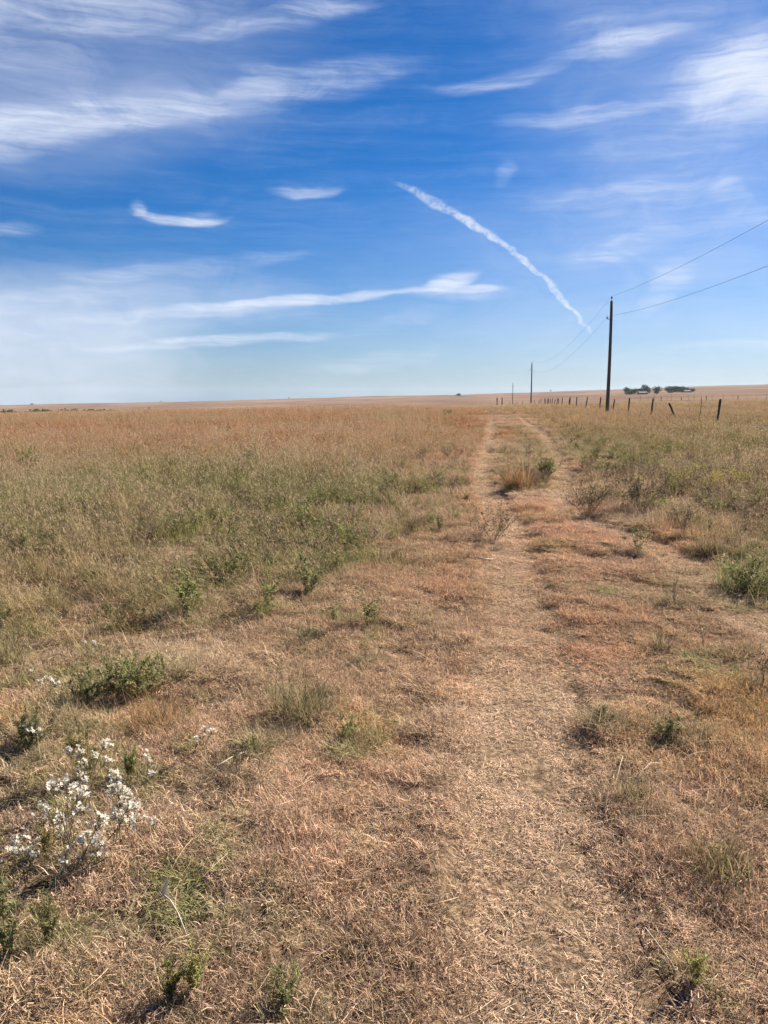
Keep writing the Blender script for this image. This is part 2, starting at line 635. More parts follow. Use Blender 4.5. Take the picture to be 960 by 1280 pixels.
def ribbon(name, pl, half, z0, label):
    """a wheel track: a strip that follows the ground a few millimetres above it"""
    seg = np.hypot(*(pl[1:] - pl[:-1]).T)
    cum = np.concatenate([[0], np.cumsum(seg)])
    n = int(cum[-1] / .22)
    q = np.linspace(0, cum[-1], n)
    cx, cy = np.interp(q, cum, pl[:, 0]), np.interp(q, cum, pl[:, 1])
    tx, ty = np.gradient(cx), np.gradient(cy)
    ln = np.hypot(tx, ty)
    nx, ny = -ty / ln, tx / ln
    m = 9
    o = np.linspace(-1, 1, m)[None] * (half * (1 + .5 * (vnoise(q / .4, q * 0, 77) - .5)))[:, None]
    X, Y = cx[:, None] + nx[:, None] * o, cy[:, None] + ny[:, None] * o
    Z = H(X, Y) + z0
    Z[:, 0] -= .012
    Z[:, -1] -= .012
    V = np.stack([X, Y, Z], -1).reshape(-1, 3)
    i, j = np.meshgrid(np.arange(n - 1), np.arange(m - 1), indexing='ij')
    F = np.stack([i * m + j, (i + 1) * m + j, (i + 1) * m + j + 1, i * m + j + 1], -1).reshape(-1, 4)
    me = mk_mesh(name, V, F, [SOIL], far_worn(V[:, 0], V[:, 1]), smooth=True)
    return tag(link(name, me), label, None, None, 'structure')


ribbon('wheel_track', RUT_A, .34, .004, 'left wheel track of the farm lane, worn through dry grass')
ribbon('wheel_track', RUT_B, .34, .004, 'right wheel track of the farm lane, curving off to the right')

# ------------------------------------------------------------------ blades, clumps
UP = np.array([0, 0, 1.0])


def blades(n, rad, length, width, elev, curl, segs, twist=.6, zbase=(0, 0), profile='taper', seed=None, base=None):
    """n ribbons; returns V (n,segs+1,2,3), F, bv, tips"""
    g = np.random.default_rng(seed) if seed is not None else rng
    if base is None:
        a = g.uniform(0, 2 * np.pi, n)
        r = rad * np.sqrt(g.uniform(0, 1, n))
        base = np.stack([r * np.cos(a), r * np.sin(a), g.uniform(zbase[0], zbase[1], n)], -1)
    n = len(base)
    az_ = g.uniform(0, 2 * np.pi, n)
    e0 = np.radians(g.uniform(*elev, n))
    ln = g.uniform(*length, n)
    wd = g.uniform(*width, n)
    cl = np.radians(g.uniform(*curl, n))
    tw = g.uniform(-twist, twist, n)
    roll = g.uniform(-.9, .9, n)
    P_ = base.copy()
    pts, sides = [], []
    for s in range(segs + 1):
        t = s / segs
        A = az_ + tw * t
        E = e0 - cl * t
        if s:
            P_ = P_ + (ln / segs)[:, None] * np.stack([np.cos(E) * np.cos(A), np.cos(E) * np.sin(A), np.sin(E)], -1)
        side = np.stack([-np.sin(A), np.cos(A), roll * .6], -1)
        side /= np.linalg.norm(side, axis=1, keepdims=True)
        if profile == 'taper':
            w = 1 - .92 * t ** 1.6
        elif profile == 'leaf':
            w = .15 + math.sin(math.pi * min(1, t * .95 + .02))
        elif profile == 'plume':
            w = .35 if t < .6 else (1.7 if t < .95 else .3)
        else:
            w = 1
        pts.append(P_)
        sides.append(side * (wd * w * .5)[:, None])
    C, D = np.stack(pts, 1), np.stack(sides, 1)
    Vv = np.stack([C - D, C + D], 2)
    k = np.arange(n)[:, None] * (segs + 1) * 2 + np.arange(segs)[None] * 2
    Fv = np.stack([k, k + 1, k + 3, k + 2], -1).reshape(-1, 4)
    bv = np.repeat(g.uniform(0, 1, n), (segs + 1) * 2)
    return Vv.reshape(-1, 3), Fv, bv, C


def join(parts):
    Vs, Fs, Bs, Ms, o = [], [], [], [], 0
    for p in parts:
        v, f, b = p[:3]
        m = p[3] if len(p) > 3 else 0
        Vs.append(v)
        Fs.append(f + o)
        Bs.append(b)
        Ms.append(np.full(len(f), m))
        o += len(v)
    return np.vstack(Vs), np.vstack(Fs), np.concatenate(Bs), np.concatenate(Ms)


def clump_mesh(name, parts, mats):
    v, f, b, m = join(parts)
    return mk_mesh(name, v, f, mats, {'bv': b}, midx=m)


M_THATCH = blade_material('dry_thatch', None, .28, .74, ((.50, .40, .27), .90))
M_TALL = blade_material('prairie_blade', None, .3, .5, ((.47, .36, .22), .90))
M_GREEN = blade_material('green_blade', None, .4, .45)
M_HEAD = blade_material('seed_head', (.46, .34, .22), .45, .35)


def thatch_variant(k):
    return clump_mesh('thatch', [
        blades(150, .10, (.012, .042), (.0013, .003), (-10, 42), (-70, 110), 3, 1.9, (0, .016))[:3],
        blades(4, .10, (.08, .17), (.0012, .002), (-2, 14), (-12, 25), 4, .5, (.004, .018))[:3],
        blades(44, .09, (.02, .06), (.0015, .003), (25, 85), (-10, 110), 3, 1.2, (0, .005))[:3]], [M_THATCH])


def tuft_variant(k):
    return clump_mesh('tuft', [
        blades(84, .07, (.05, .18), (.0014, .003), (40, 88), (10, 90), 3, .6)[:3],
        blades(22, .08, (.03, .09), (.002, .0035), (0, 50), (-20, 60), 2, 1.0, (0, .02))[:3]], [M_THATCH])


def tall_variant(k, wide=1.0, n=1.0, head=1.0):
    b1 = blades(int(58 * n), .10, (.16, .44), (.003 * wide, .0056 * wide), (58, 88), (5, 60), 3, .4)
    b2 = blades(int(14 * n), .10, (.40, .72), (.0018 * wide, .0028 * wide), (72, 89), (0, 26), 4, .25)
    tips = b2[3][:, -1] - (b2[3][:, -1] - b2[3][:, -2]) * rng.uniform(0, 1.6, (len(b2[3]), 1))
    sp = np.repeat(tips, 4, 0) + rng.normal(0, .006, (len(tips) * 4, 3)) * np.array([1, 1, 4])
    b3 = blades(0, 0, (.025 * head ** .5, .06 * head ** .5), (.0025 * wide * head, .0048 * wide * head), (40, 85), (-10, 40), 2, .4, base=sp, profile='leaf')
    b4 = blades(int(22 * n), .13, (.05, .2), (.002 * wide, .004 * wide), (5, 60), (-10, 60), 2, 1.0, (0, .05))
    return clump_mesh('tall', [b1[:3], b2[:3], b3[:3] + (1,), b4[:3]], [M_TALL, M_HEAD])


def stems_and_leaves(h, w, n_stem, n_leaf, leaf, leafw, stem_r, g, start=.25, branch=0, up=(10, 60)):
    """stems as thin 3-sided tubes fanning out from one base, leaves along them"""
    sv, sf, sb, lb, o = [], [], [], [], 0
    paths = []
    for i in range(n_stem):
        a = g.uniform(0, 2 * np.pi)
        sp = g.uniform(.1, 1) ** .7
        hh = h * g.uniform(.36, 1.0) ** .8 * (1 - .28 * sp * sp)
        t = np.linspace(0, 1, 6)[:, None]
        d = np.array([math.cos(a), math.sin(a), 0]) * w * .5 * sp
        p = t * UP * hh + d * (t ** 1.3) + d * .12 + g.normal(0, .012 * h, (6, 3)) * t
        paths.append((p, stem_r))
        for b in range(branch):
            q = p[g.integers(2, 5)]
            dd = np.array([g.normal(), g.normal(), 1.4])
            dd /= np.linalg.norm(dd)
            L_ = h * g.uniform(.18, .4)
            tt = np.linspace(0, 1, 4)[:, None]
            paths.append((q + tt * dd * L_ + tt ** 2 * np.array([0, 0, .25 * L_]), stem_r * .6))
    for p, r in paths:
        m = len(p)
        ring = np.array([[math.cos(x), math.sin(x), 0] for x in (0, 2.094, 4.189)])
        rad = r * (1 - .7 * np.linspace(0, 1, m))[:, None, None]
        vv = (p[:, None] + ring[None] * rad).reshape(-1, 3)
        ii = np.arange(m - 1)[:, None] * 3
        jj = np.arange(3)[None]
        ff = np.stack([ii + jj, ii + (jj + 1) % 3, ii + 3 + (jj + 1) % 3, ii + 3 + jj], -1).reshape(-1, 4)
        sv.append(vv)
        sf.append(ff + o)
        sb.append(np.full(len(vv), g.uniform()))
        o += len(vv)
        u = g.uniform(start, 1.0, n_leaf) * (m - 1)
        k = np.minimum(u.astype(int), m - 2)
        lb.append(p[k] + (p[k + 1] - p[k]) * (u - k)[:, None])
    S_ = (np.vstack(sv), np.vstack(sf), np.concatenate(sb))
    Lf = None
    if n_leaf:
        Lf = blades(0, 0, (leaf * .55, leaf * 1.15), (leafw * .7, leafw * 1.2), up, (-15, 55), 2, .3,
                    base=np.vstack(lb), profile='leaf', seed=int(g.integers(1e9)))
    return S_, Lf, paths


def forb_variant(k):
    g = np.random.default_rng(900 + k)
    S_, Lf, _ = stems_and_leaves(g.uniform(.24, .42), .24, 9, 22, .036, .009, .002, g, branch=1, start=.12)
    return clump_mesh('forb', [S_ + (1,), Lf[:3]], [M_GREEN, M_HEAD])


def weed_variant(k):
    g = np.random.default_rng(700 + k)
    S_, Lf, _ = stems_and_leaves(g.uniform(.28, .45), .26, 9, 10, .03, .006, .0022, g, branch=3)
    return clump_mesh('weed', [S_, Lf[:3]], [M_TALL])


LIB = {}


def library(key, n, fn):
    c = bpy.data.collections.new('source_' + key)
    for i in range(n):
        me = fn(i)
        c.objects.link(bpy.data.objects.new('%s_%02d' % (key, i), me))
    LIB[key] = c
    return c


def tussock_variant(k):
    return clump_mesh('tussock', [
        blades(60, .024, (.022, .056), (.0016, .0034), (18, 86), (20, 125), 3, 1.2, (0, .004))[:3],
        blades(16, .05, (.02, .05), (.0016, .003), (-5, 30), (-30, 90), 3, 1.6, (.002, .014))[:3]], [M_THATCH])


library('thatch', 8, thatch_variant)
library('tussock', 7, tussock_variant)
library('tuft', 6, tuft_variant)
library('tall', 7, tall_variant)
library('tallfar', 6, lambda k: tall_variant(k, 2.2, .6, .6))
library('forb', 6, forb_variant)
library('weed', 5, weed_variant)


def scatter(name, key, x, y, sxy, sz, tint, label, lean=.06, sink=.004):
    n = len(x)
    z = H(x, y) - sink
    me = bpy.data.meshes.new(name)
    me.vertices.add(n)
    me.vertices.foreach_set('co', np.stack([x, y, z], -1).astype(np.float32).ravel())
    rot = np.stack([rng.normal(0, lean, n), rng.normal(0, lean, n), rng.uniform(0, 2 * np.pi, n)], -1)
    scl = np.stack([sxy, sxy, sz], -1)
    for a, t, v, f in (('rot', 'FLOAT_VECTOR', rot, 'vector'), ('scl', 'FLOAT_VECTOR', scl, 'vector'),
                       ('idx', 'INT', rng.integers(0, 1000, n), 'value'),
                       ('tint', 'FLOAT_COLOR', np.concatenate([tint, np.ones((n, 1))], 1), 'color')):
        at = me.attributes.new(a, t, 'POINT')
        at.data.foreach_set(f, np.asarray(v, np.int32 if t == 'INT' else np.float32).ravel())
    me.update()
    o = link(name, me)
    tag(o, label, None, None, 'stuff')
    g = bpy.data.node_groups.new('scatter_' + name, 'GeometryNodeTree')
    g.interface.new_socket('Geometry', in_out='INPUT', socket_type='NodeSocketGeometry')
    g.interface.new_socket('Geometry', in_out='OUTPUT', socket_type='NodeSocketGeometry')
    gi, go = g.nodes.new('NodeGroupInput'), g.nodes.new('NodeGroupOutput')
    ci = g.nodes.new('GeometryNodeCollectionInfo')
    ci.inputs['Collection'].default_value = LIB[key]
    ci.inputs['Separate Children'].default_value = True
    ci.inputs['Reset Children'].default_value = True
    ip = g.nodes.new('GeometryNodeInstanceOnPoints')
    g.links.new(gi.outputs[0], ip.inputs['Points'])
    g.links.new(ci.outputs[0], ip.inputs['Instance'])
    ip.inputs['Pick Instance'].default_value = True
    for a, t, s in (('rot', 'FLOAT_VECTOR', 'Rotation'), ('scl', 'FLOAT_VECTOR', 'Scale'), ('idx', 'INT', 'Instance Index')):
        na_ = g.nodes.new('GeometryNodeInputNamedAttribute')
        na_.data_type = t
        na_.inputs['Name'].default_value = a
        g.links.new(na_.outputs['Attribute'], ip.inputs[s])
    g.links.new(ip.outputs[0], go.inputs[0])
    md = o.modifiers.new('scatter', 'NODES')
    md.node_group = g
    return o


APEX = -2.6


def wedge(r0, r1, density, half=.56):
    """random points of a wedge of ground ahead of the photographer, r0..r1 metres away"""
    a0, a1 = (r0 - APEX) ** 2, (r1 - APEX) ** 2
    n = int(half * (a1 - a0) * density)
    r = np.sqrt(rng.uniform(a0, a1, n))
    t = rng.uniform(-half, half, n)
    return r * np.sin(t), r * np.cos(t) + APEX


def lerp(a, b, t):
    t = np.clip(t, 0, 1)[:, None]
    return np.asarray(a) * (1 - t) + np.asarray(b) * t


def blob(x, y, px, py, rx, ry=None):
    cx, cy = gp(px, py)
    return np.exp(-(((x - cx) / rx) ** 2 + ((y - cy) / (ry or rx)) ** 2))


def zones(x, y):
    jit = (fbm(x, y, 1.5, 31, 3) - .5) * 2.6 + (fbm(x, y, .5, 34, 2) - .5) * .9
    sl = signed(x, y, POLY_L) + jit
    sr = signed(x, y, POLY_R) + jit * .8
    sm = signed(x, y, MID) + jit * .3
    return sl, sr, sm


def dry_tint(x, y):
    n1, n2, n3 = fbm(x, y, 1.7, 5, 3), fbm(x, y, .6, 6, 2), fbm(x, y, 5.5, 8, 2)
    c = lerp((.49, .34, .225), (.57, .42, .29), (n2 - .3) * 2.2)
    w = rut_mask(ruts(x, y))
    c = lerp(c, (.60, .445, .31), np.maximum(w * .8, lane_mask(x, y) * .4))
    pink = .30 * np.exp(-(ruts(x, y) / 1.3) ** 2) + (n1 - .48) * 2.8 * np.clip((y - 1.6) / 3.5, .25, 1) + 1.1 * blob(x, y, 700, 690, 1.1, 2.2) + .6 * blob(x, y, 640, 730, .8, 1.0) + .5 * blob(x, y, 730, 800, .5, .9) + .7 * blob(x, y, 800, 655, 1.2, 1.2) + .35 * blob(x, y, 370, 980, .3) \
        + .5 * blob(x, y, 560, 690, .8, .8) + .15 * blob(x, y, 200, 1080, .3)
    c = lerp(c, (.58, .33, .21), pink * .95)
    c = lerp(c, (.37, .265, .185), np.clip((3.6 - y) / 1.8, 0, 1) * .55 * (.5 + n1))
    c = lerp(c, (.48, .31, .145), (fbm(x, y, .9, 41, 2) - .6) * 4)
    c = lerp(c, (.36, .275, .16), (n3 - .52) * 1.8)
    c = lerp(c, (.60, .445, .31), w * .35)
    return c * rng.uniform(.8, 1.2, (len(x), 1))


# --- mown and trodden straw on and beside the lane
X, Y = [], []
for r0, r1, d in ((.9, 4.5, 250), (4.5, 8, 170), (8, 14, 95), (14, 26, 44), (26, 60, 12)):
    a, b = wedge(r0, r1, d)
    X.append(a)
    Y.append(b)
X, Y = np.concatenate(X), np.concatenate(Y)
sl, sr, sm = zones(X, Y)
keep = (np.maximum(sl, sr) < .7) & ((sm < .25) | (rng.uniform(0, 1, len(X)) < .3))
bare = fbm(X, Y, .30, 61, 2) - .12 * rut_mask(ruts(X, Y)) + .07 * blob(X, Y, 540, 1050, .28, 1.4)
keep &= (bare < .54) | (rng.uniform(0, 1, len(X)) < .2)
X, Y = X[keep], Y[keep]
rr = np.hypot(X, Y)
sc = rng.uniform(.75, 1.25, len(X)) * (1 + np.clip((rr - 5) / 14, 0, 1.4))
wr = rut_mask(ruts(X, Y))
hs = sc * (1 - .5 * wr) * (1 - .22 * lane_mask(X, Y)) * (.7 + .9 * fbm(X, Y, .8, 71, 2))
scatter('dry_short_grass', 'thatch', X, Y, sc, hs, dry_tint(X, Y), 'short matted straw grass covering the lane and foreground', .12)

# --- low tussocks: the knobbly texture of grazed and driven-over grass
X, Y = [], []
for r0, r1, d in ((.9, 5, 300), (5, 9, 170), (9, 18, 60), (18, 32, 20)):
    a, b = wedge(r0, r1, d)
    X.append(a)
    Y.append(b)
X, Y = np.concatenate(X), np.concatenate(Y)
sl, sr, sm = zones(X, Y)
keep = (np.maximum(sl, sr) < .5) & (sm < .2)
dens_ = vnoise(X / .075, Y / .075, 301) * .6 + vnoise(X / .21, Y / .21, 302) * .4 - .12 * rut_mask(ruts(X, Y))
keep &= dens_ > .46
X, Y = X[keep], Y[keep]
rr = np.hypot(X, Y)
sc = rng.uniform(.75, 1.3, len(X)) * (1 + np.clip((rr - 5) / 16, 0, 1.2))
t = dry_tint(X, Y) * 1.08
t = lerp(t, (.26, .25, .11), (fbm(X, Y, .9, 311, 2) - .56) * 3.5)
scatter('dry_tussock_grass', 'tussock', X, Y, sc, sc * rng.uniform(.7, 1.15, len(X)) * (1 - .3 * rut_mask(ruts(X, Y))) * (1 - .25 * lane_mask(X, Y)), t, 'low knobbly straw tussocks on the lane and in the foreground', .15)

# --- ankle-high dry tufts: verges of the lane, the strip between the ruts
X, Y = [], []
for r0, r1, d in ((1.2, 5, 62), (5, 12, 24), (12, 30, 9), (30, 60, 3)):
    a, b = wedge(r0, r1, d)
    X.append(a)
    Y.append(b)
X, Y = np.concatenate(X), np.concatenate(Y)
sl, sr, sm = zones(X, Y)
edge = np.maximum(sl, sr)
leftside = blob(X, Y, 120, 960, 1.3, 2.2)
p = np.clip(1.15 + edge * .75, 0, 1) * .9 + .62 * leftside + .35 * blob(X, Y, 920, 1080, .8, 1.2) + .9 * (sm > -.1) + .14 * (fbm(X, Y, 1.1, 81, 2) > .6) + .02
p *= 1 - .97 * rut_mask(ruts(X, Y) * .85)
p *= 1 - .72 * lane_mask(X, Y)
keep = (rng.uniform(0, 1, len(X)) < p) & (edge < 2.2)
X, Y = X[keep], Y[keep]
t = dry_tint(X, Y)
g_ = fbm(X, Y, 1.4, 91, 2)
t = lerp(t, (.23, .225, .09), (g_ - .47 + .08 * leftside[keep]) * 4.0 + rng.normal(0, .25, len(X)))
rr = np.hypot(X, Y)
scatter('dry_tuft_grass', 'tuft', X, Y, rng.uniform(.7, 1.35, len(X)) * (.7 + .3 * np.clip((rr - 2) / 3, 0, 1)) * (1 + np.clip(rr / 40, 0, 1)), rng.uniform(.4, .85, len(X)) * (.62 + .38 * np.clip((rr - 2) / 3, 0, 1)) * (1 + np.clip((rr - 5) / 8, 0, .5)) * (1 + .8 * np.exp(-(edge[keep] / .8) ** 2)), t,
        'ankle high straw tufts along the edges of the lane')

# --- standing prairie on both sides
def prairie_pts(bands, rim=-.7):
    X, Y = [], []
    for r0, r1, d in bands:
        a, b = wedge(r0, r1, d)
        X.append(a)
        Y.append(b)
    X, Y = np.concatenate(X), np.concatenate(Y)
    sl, sr, sm = zones(X, Y)
    e = np.maximum(sl, sr)
    u = rng.uniform(0, 1, len(X))
    keep = (u < np.clip(.52 - (rim + .7) * .9 + e * .7, 0, 1)) & (e > rim)
    keep &= (fbm(X, Y, .9, 141, 2) > .32) | (u < .12) | (Y > 22)
    keep |= (sm > -.05) & (u < .95)
    keep |= (Y > 62) & (ruts(X, Y) > .5)
    keep &= ruts(X, Y) > .32
    return X[keep], Y[keep], np.where(sl > sr, -1, 1)[keep], e[keep]


def prairie_tint(x, y, side):
    n1, n2, n3 = fbm(x, y, 4.5, 105, 3), fbm(x, y, 1.2, 106, 2), fbm(x * 1.6, y * .5, 9, 107, 3)
    u = rng.uniform(0, 1, len(x))
    v = rng.uniform(0, 1, len(x))
    c = lerp((.33, .25, .135), (.46, .35, .205), (n2 - .3) * 1.6 + (u - .5) * .9)
    grey = np.where(side < 0, np.clip(1.15 - y / 26, 0, 1) * .5, np.clip(1.3 - y / 22, 0, 1) * .8)
    c = lerp(c, (.225, .175, .12), grey * (n1 * 1.2 + (v - .5) * .8))
    olive = np.where(side < 0, np.exp(-((y - 12) / 9) ** 2) * 1.35 + .35, np.exp(-((y - 24) / 13) ** 2) * 1.4 + .4)
    c = lerp(c, (.18, .20, .07), olive * np.clip((n1 - .34) * 2.2 + (u - .5) * .9, 0, .95))
    red = np.clip((y - 13) / 16, 0, 1) * np.where(side < 0, 1.0, .4)
    c = lerp(c, (.37, .155, .072), red * np.clip((n3 - .18) * 2.8 + (v - .5) * .9, 0, .9))
    c = lerp(c, (.47, .36, .215), np.clip((y - 40) / 60, 0, 1) * .5 * np.clip(n2 * 1.4 + (u - .5), 0, 1))
    return c * rng.uniform(.52, 1.35, (len(x), 1)) * np.array([1, .985, .93])


def tall_size(x, y, e):
    return np.clip(.50 + e * .2, .34, 1.05) * np.clip(.80 + .015 * y, .88, 1) * np.where(x / np.maximum(y, 1) > .15, .72, 1) * (.62 + .6 * fbm(x, y, 1.6, 111, 3)) * np.where(rng.uniform(0, 1, len(x)) < .08, 1.35, 1)


X, Y, sd_, e = prairie_pts(((3.5, 9, 34), (9, 18, 20), (18, 34, 9)))
h = tall_size(X, Y, e)
scatter('prairie_grass', 'tall', X, Y, rng.uniform(.8, 1.3, len(X)) * (1 + np.clip((Y - 14) / 40, 0, .7)), h * rng.uniform(.75, 1.15, len(X)),
        prairie_tint(X, Y, sd_), 'knee high dry bluestem prairie on both sides of the lane', .1)
X, Y, sd_, e = prairie_pts(((32, 70, 5.5), (70, 165, 1.7)))
h = tall_size(X, Y, e)
scatter('far_prairie_grass', 'tallfar', X, Y, rng.uniform(1.2, 2.2, len(X)) * (1 + np.clip((Y - 60) / 100, 0, .8)), h * rng.uniform(.75, 1.2, len(X)),
        prairie_tint(X, Y, sd_), 'reddish dry prairie running to the rise of the land', .1)

# --- green and dead forbs through the prairie
X, Y, sd_, e = prairie_pts(((4, 10, 17), (10, 20, 11), (20, 38, 4.5), (38, 80, .6)), -.8)
n1 = fbm(X, Y, 2.4, 121, 3)
band = np.where(sd_ < 0, np.exp(-((Y - 10.5) / 7.0) ** 2), np.exp(-((Y - 22) / 8.0) ** 2) * 1.05 + .25 * np.exp(-((Y - 11) / 4) ** 2))
band = band * np.where(sd_ < 0, 1.5 + .7 * np.exp(-((X + 1) / 3.5) ** 2), 1.3)
keep = rng.uniform(0, 1, len(X)) < band * np.clip((n1 - .30) * 3.0, .16, 1.2)
X, Y, sd_ = X[keep], Y[keep], sd_[keep]
t = lerp((.135, .16, .06), (.25, .255, .09), rng.uniform(0, 1, len(X))) * rng.uniform(.75, 1.25, (len(X), 1))
sc = rng.uniform(.4, 1.12, len(X)) * np.clip(.8 + e[keep] * .25, .5, 1)
t = lerp(t, (.26, .19, .10), (rng.uniform(0, 1, len(X)) - .7) * 3)
scatter('green_forbs', 'forb', X, Y, sc * (1 + Y / 60), sc * rng.uniform(.7, 1.05, len(X)), t, 'scattered green broadleaf weeds among the dry grass', .1)
X, Y, sd_, e = prairie_pts(((4, 10, 9), (10, 22, 6.5), (22, 40, 1.8)))
band = np.where(sd_ < 0, .35, np.exp(-((Y - 13) / 6.5) ** 2))
keep = rng.uniform(0, 1, len(X)) < band * np.clip((fbm(X, Y, 3, 131, 2) - .3) * 3, 0, 1)
X, Y = X[keep], Y[keep]
t = lerp((.15, .11, .085), (.22, .165, .12), rng.uniform(0, 1, len(X)))
scatter('dead_forbs', 'weed', X, Y, rng.uniform(.8, 1.3, len(X)), rng.uniform(.7, 1.15, len(X)), t, 'grey brown dead weed stalks among the grass', .1)
# ------------------------------------------------------------------ power line
M_POLE = simple_material('weathered_pole', (.055, .042, .034), (.15, .118, .092), 9, .9, .8, (1, 1, .12))
M_POST = simple_material('old_fence_wood', (.035, .026, .021), (.10, .076, .058), 14, .95, .8, (1, 1, .2))
M_STEEL = simple_material('rusty_steel', (.07, .045, .033), (.14, .10, .08), 30, .7, .2)
M_WIRE = simple_material('grey_wire', (.10, .10, .105), (.17, .17, .175), 20, .5, 0, metallic=.6)
M_GLASS = simple_material('brown_porcelain', (.05, .028, .02), (.09, .05, .035), 20, .25, 0)


def tube(path, radii, sides=8, cap=True):
    p = np.asarray(path, float)
    n = len(p)
    sides += sides % 2
    r = np.broadcast_to(np.asarray(radii, float), (n,))
    t = np.gradient(p, axis=0)
    t /= np.linalg.norm(t, axis=1, keepdims=True) + 1e-12
    ref = np.where(np.abs(t[:, 2:3]) > .9, np.array([[1.0, 0, 0]]), np.array([[0, 0, 1.0]]))
    a = np.cross(t, ref)
    a /= np.linalg.norm(a, axis=1, keepdims=True)
    b = np.cross(t, a)
    an = np.linspace(0, 2 * np.pi, sides, endpoint=False)
    v = p[:, None] + (a[:, None] * np.cos(an)[None, :, None] + b[:, None] * np.sin(an)[None, :, None]) * r[:, None, None]
    i, j = np.meshgrid(np.arange(n - 1), np.arange(sides), indexing='ij')
    f = np.stack([i * sides + j, i * sides + (j + 1) % sides, (i + 1) * sides + (j + 1) % sides, (i + 1) * sides + j], -1).reshape(-1, 4)
    v = v.reshape(-1, 3)
    if cap:
        v = np.vstack([v, p[:1], p[-1:]])
        c0, c1 = n * sides, n * sides + 1
        for k in range(0, sides, 2):
            f = np.vstack([f, [[c0, (k + 2) % sides, k + 1, k]], [[c1, (n - 1) * sides + k, (n - 1) * sides + k + 1, (n - 1) * sides + (k + 2) % sides]]])
    return v, f


def tubes_obj(name, tubes_, mat, parent=None, smooth=True):
    Vs, Fs, o = [], [], 0
    for v, f in tubes_:
        Vs.append(v)
        Fs.append(f + o)
        o += len(v)
    return link(name, mk_mesh(name, np.vstack(Vs), np.vstack(Fs), [mat], smooth=smooth), parent)


def lathe(z, r, sides=10):
    return tube(np.stack([np.zeros(len(z)), np.zeros(len(z)), z], -1), r, sides)


poles = [(17.25, 60.0, 9.0, 'tall dark wooden utility pole nearest to the camera, behind the fence posts'),
         (30.8, 163.0, 9.08, 'slim middle utility pole rising over the cluster of distant fence posts'),
         (52.9, 320.0, 8.3, 'smallest and farthest utility pole, near the end of the lane')]
tops, sides_ = [(4.0, -43.0, 9.1)], [(3.9, -43.0, 7.75)]
for k, (x, y, top, lab) in enumerate(poles):
    g0 = float(H(x, y))
    t = thing('utility_pole', lab, 'utility pole', (x, y, g0), 'utility poles along the fence')
    h = top - g0
    z = np.linspace(-.3, h, 9)
    bow = np.stack([.03 * np.sin(z / h * 3.1), 0 * z, z], -1)
    tubes_obj('shaft', [tube(bow, np.linspace(.15, .105, 9), 12)], M_POLE, t)
    tubes_obj('top_pin', [tube([(0, 0, h - .25), (0, 0, h + .2)], .028, 6), tube([(0.1, 0, h - .22), (.1, 0, h - .05)], .02, 6)], M_STEEL, t)
    zz = np.array([0, .03, .06, .10, .14, .17])
    ins = tubes_obj('insulator', [lathe(zz, [.045, .07, .05, .065, .05, .02])], M_GLASS, t)
    ins.location = (0, 0, h + .18)
    br = tubes_obj('side_bracket', [tube([(-.1, 0, h - 1.35), (-.24, 0, h - 1.35), (-.27, 0, h - 1.28)], .022, 6)], M_STEEL, t)
    i2 = tubes_obj('insulator', [lathe(zz, [.05, .085, .06, .08, .06, .02])], M_GLASS, t)
    i2.location = (-.27, 0, h - 1.31)
    tops.append((x, y, top + .36))
    sides_.append((x - .27, y, top - 1.13))
for nm, at, sag, lab in (('power_line', tops, 1.9, 'upper overhead wire carried on the tops of the poles'),
                         ('power_line', sides_, 2.1, 'lower overhead wire fixed to the sides of the poles')):
    path = []
    for a, b in zip(at[:-1], at[1:]):
        u = np.linspace(0, 1, 40)[:-1, None]
        q = np.array(a) * (1 - u) + np.array(b) * u
        q[:, 2:] -= 4 * sag * u * (1 - u) * (np.hypot(b[0] - a[0], b[1] - a[1]) / 104) ** 1.2
        path.append(q)
    path.append(np.array([at[-1]]))
    o = tubes_obj(nm, [tube(np.vstack(path), .0072, 4)], M_WIRE)
    tag(o, lab, 'power line', 'overhead wires')

# ------------------------------------------------------------------ wire fence along the right
fence = thing('wire_fence', 'old barbed wire fence on dark wooden posts running away along the right', 'fence', (15.6, 36.0, float(H(15.6, 36))))
fx0, fy0, fz0 = fence.location


def post_mesh(name, r, h, sides=7, seed=0, mat=None):
    g = np.random.default_rng(seed)
    z = np.linspace(-.25, h, 6)
    p = np.stack([g.normal(0, .008, 6), g.normal(0, .008, 6), z], -1)
    v, f = tube(p, r * g.uniform(.88, 1.1, 6), sides + sides % 2)
    return mk_mesh(name, v, f, [mat or M_POST], smooth=True)


POSTS = [post_mesh('post', .058, 1.2, 7, s) for s in range(4)]
TPOST = post_mesh('post', .022, 1.35, 4, 9, M_STEEL)
strand_pts = []
fpx = [897, 875, 846, 815, 787, 766, 750, 733, 721, 713, 710.6, 703, 699, 696, 693, 690, 688, 686, 684, 682, 680, 676.5, 674, 668, 664, 653, 646, 637]
for k, px in enumerate(fpx):
    Yp = 11.2 / ((px - 480) / FOCAL / 1.0105 - .122)
    Xp = 11.2 + .122 * Yp
    Xp += random.uniform(-.08, .08)
    thin = px == 875
    o = link('post', TPOST if thin else POSTS[k % 4], fence)
    o.location = (Xp - fx0, Yp - fy0, float(H(Xp, Yp)) - fz0)
    tilt = (random.gauss(0, .03), random.gauss(.03, .035))
    if px == 897:
        tilt = (.02, .085)
    if px == 846:
        tilt = (.05, -.5)
        o['label'] = 'broken post leaning far over to the left'
    if px == 815:
        tilt = (.0, .07)
    o.rotation_euler = (tilt[0], tilt[1], 0)
    o.scale = (1, 1, random.uniform(.9, 1.06) * (1.0 if px != 897 else .98))
    if not thin:
        strand_pts.append((Xp, Yp, float(H(Xp, Yp))))
strand_pts = [(11.2 + .122 * 16, 16.0, float(H(11.2 + .122 * 16, 16)))] + strand_pts
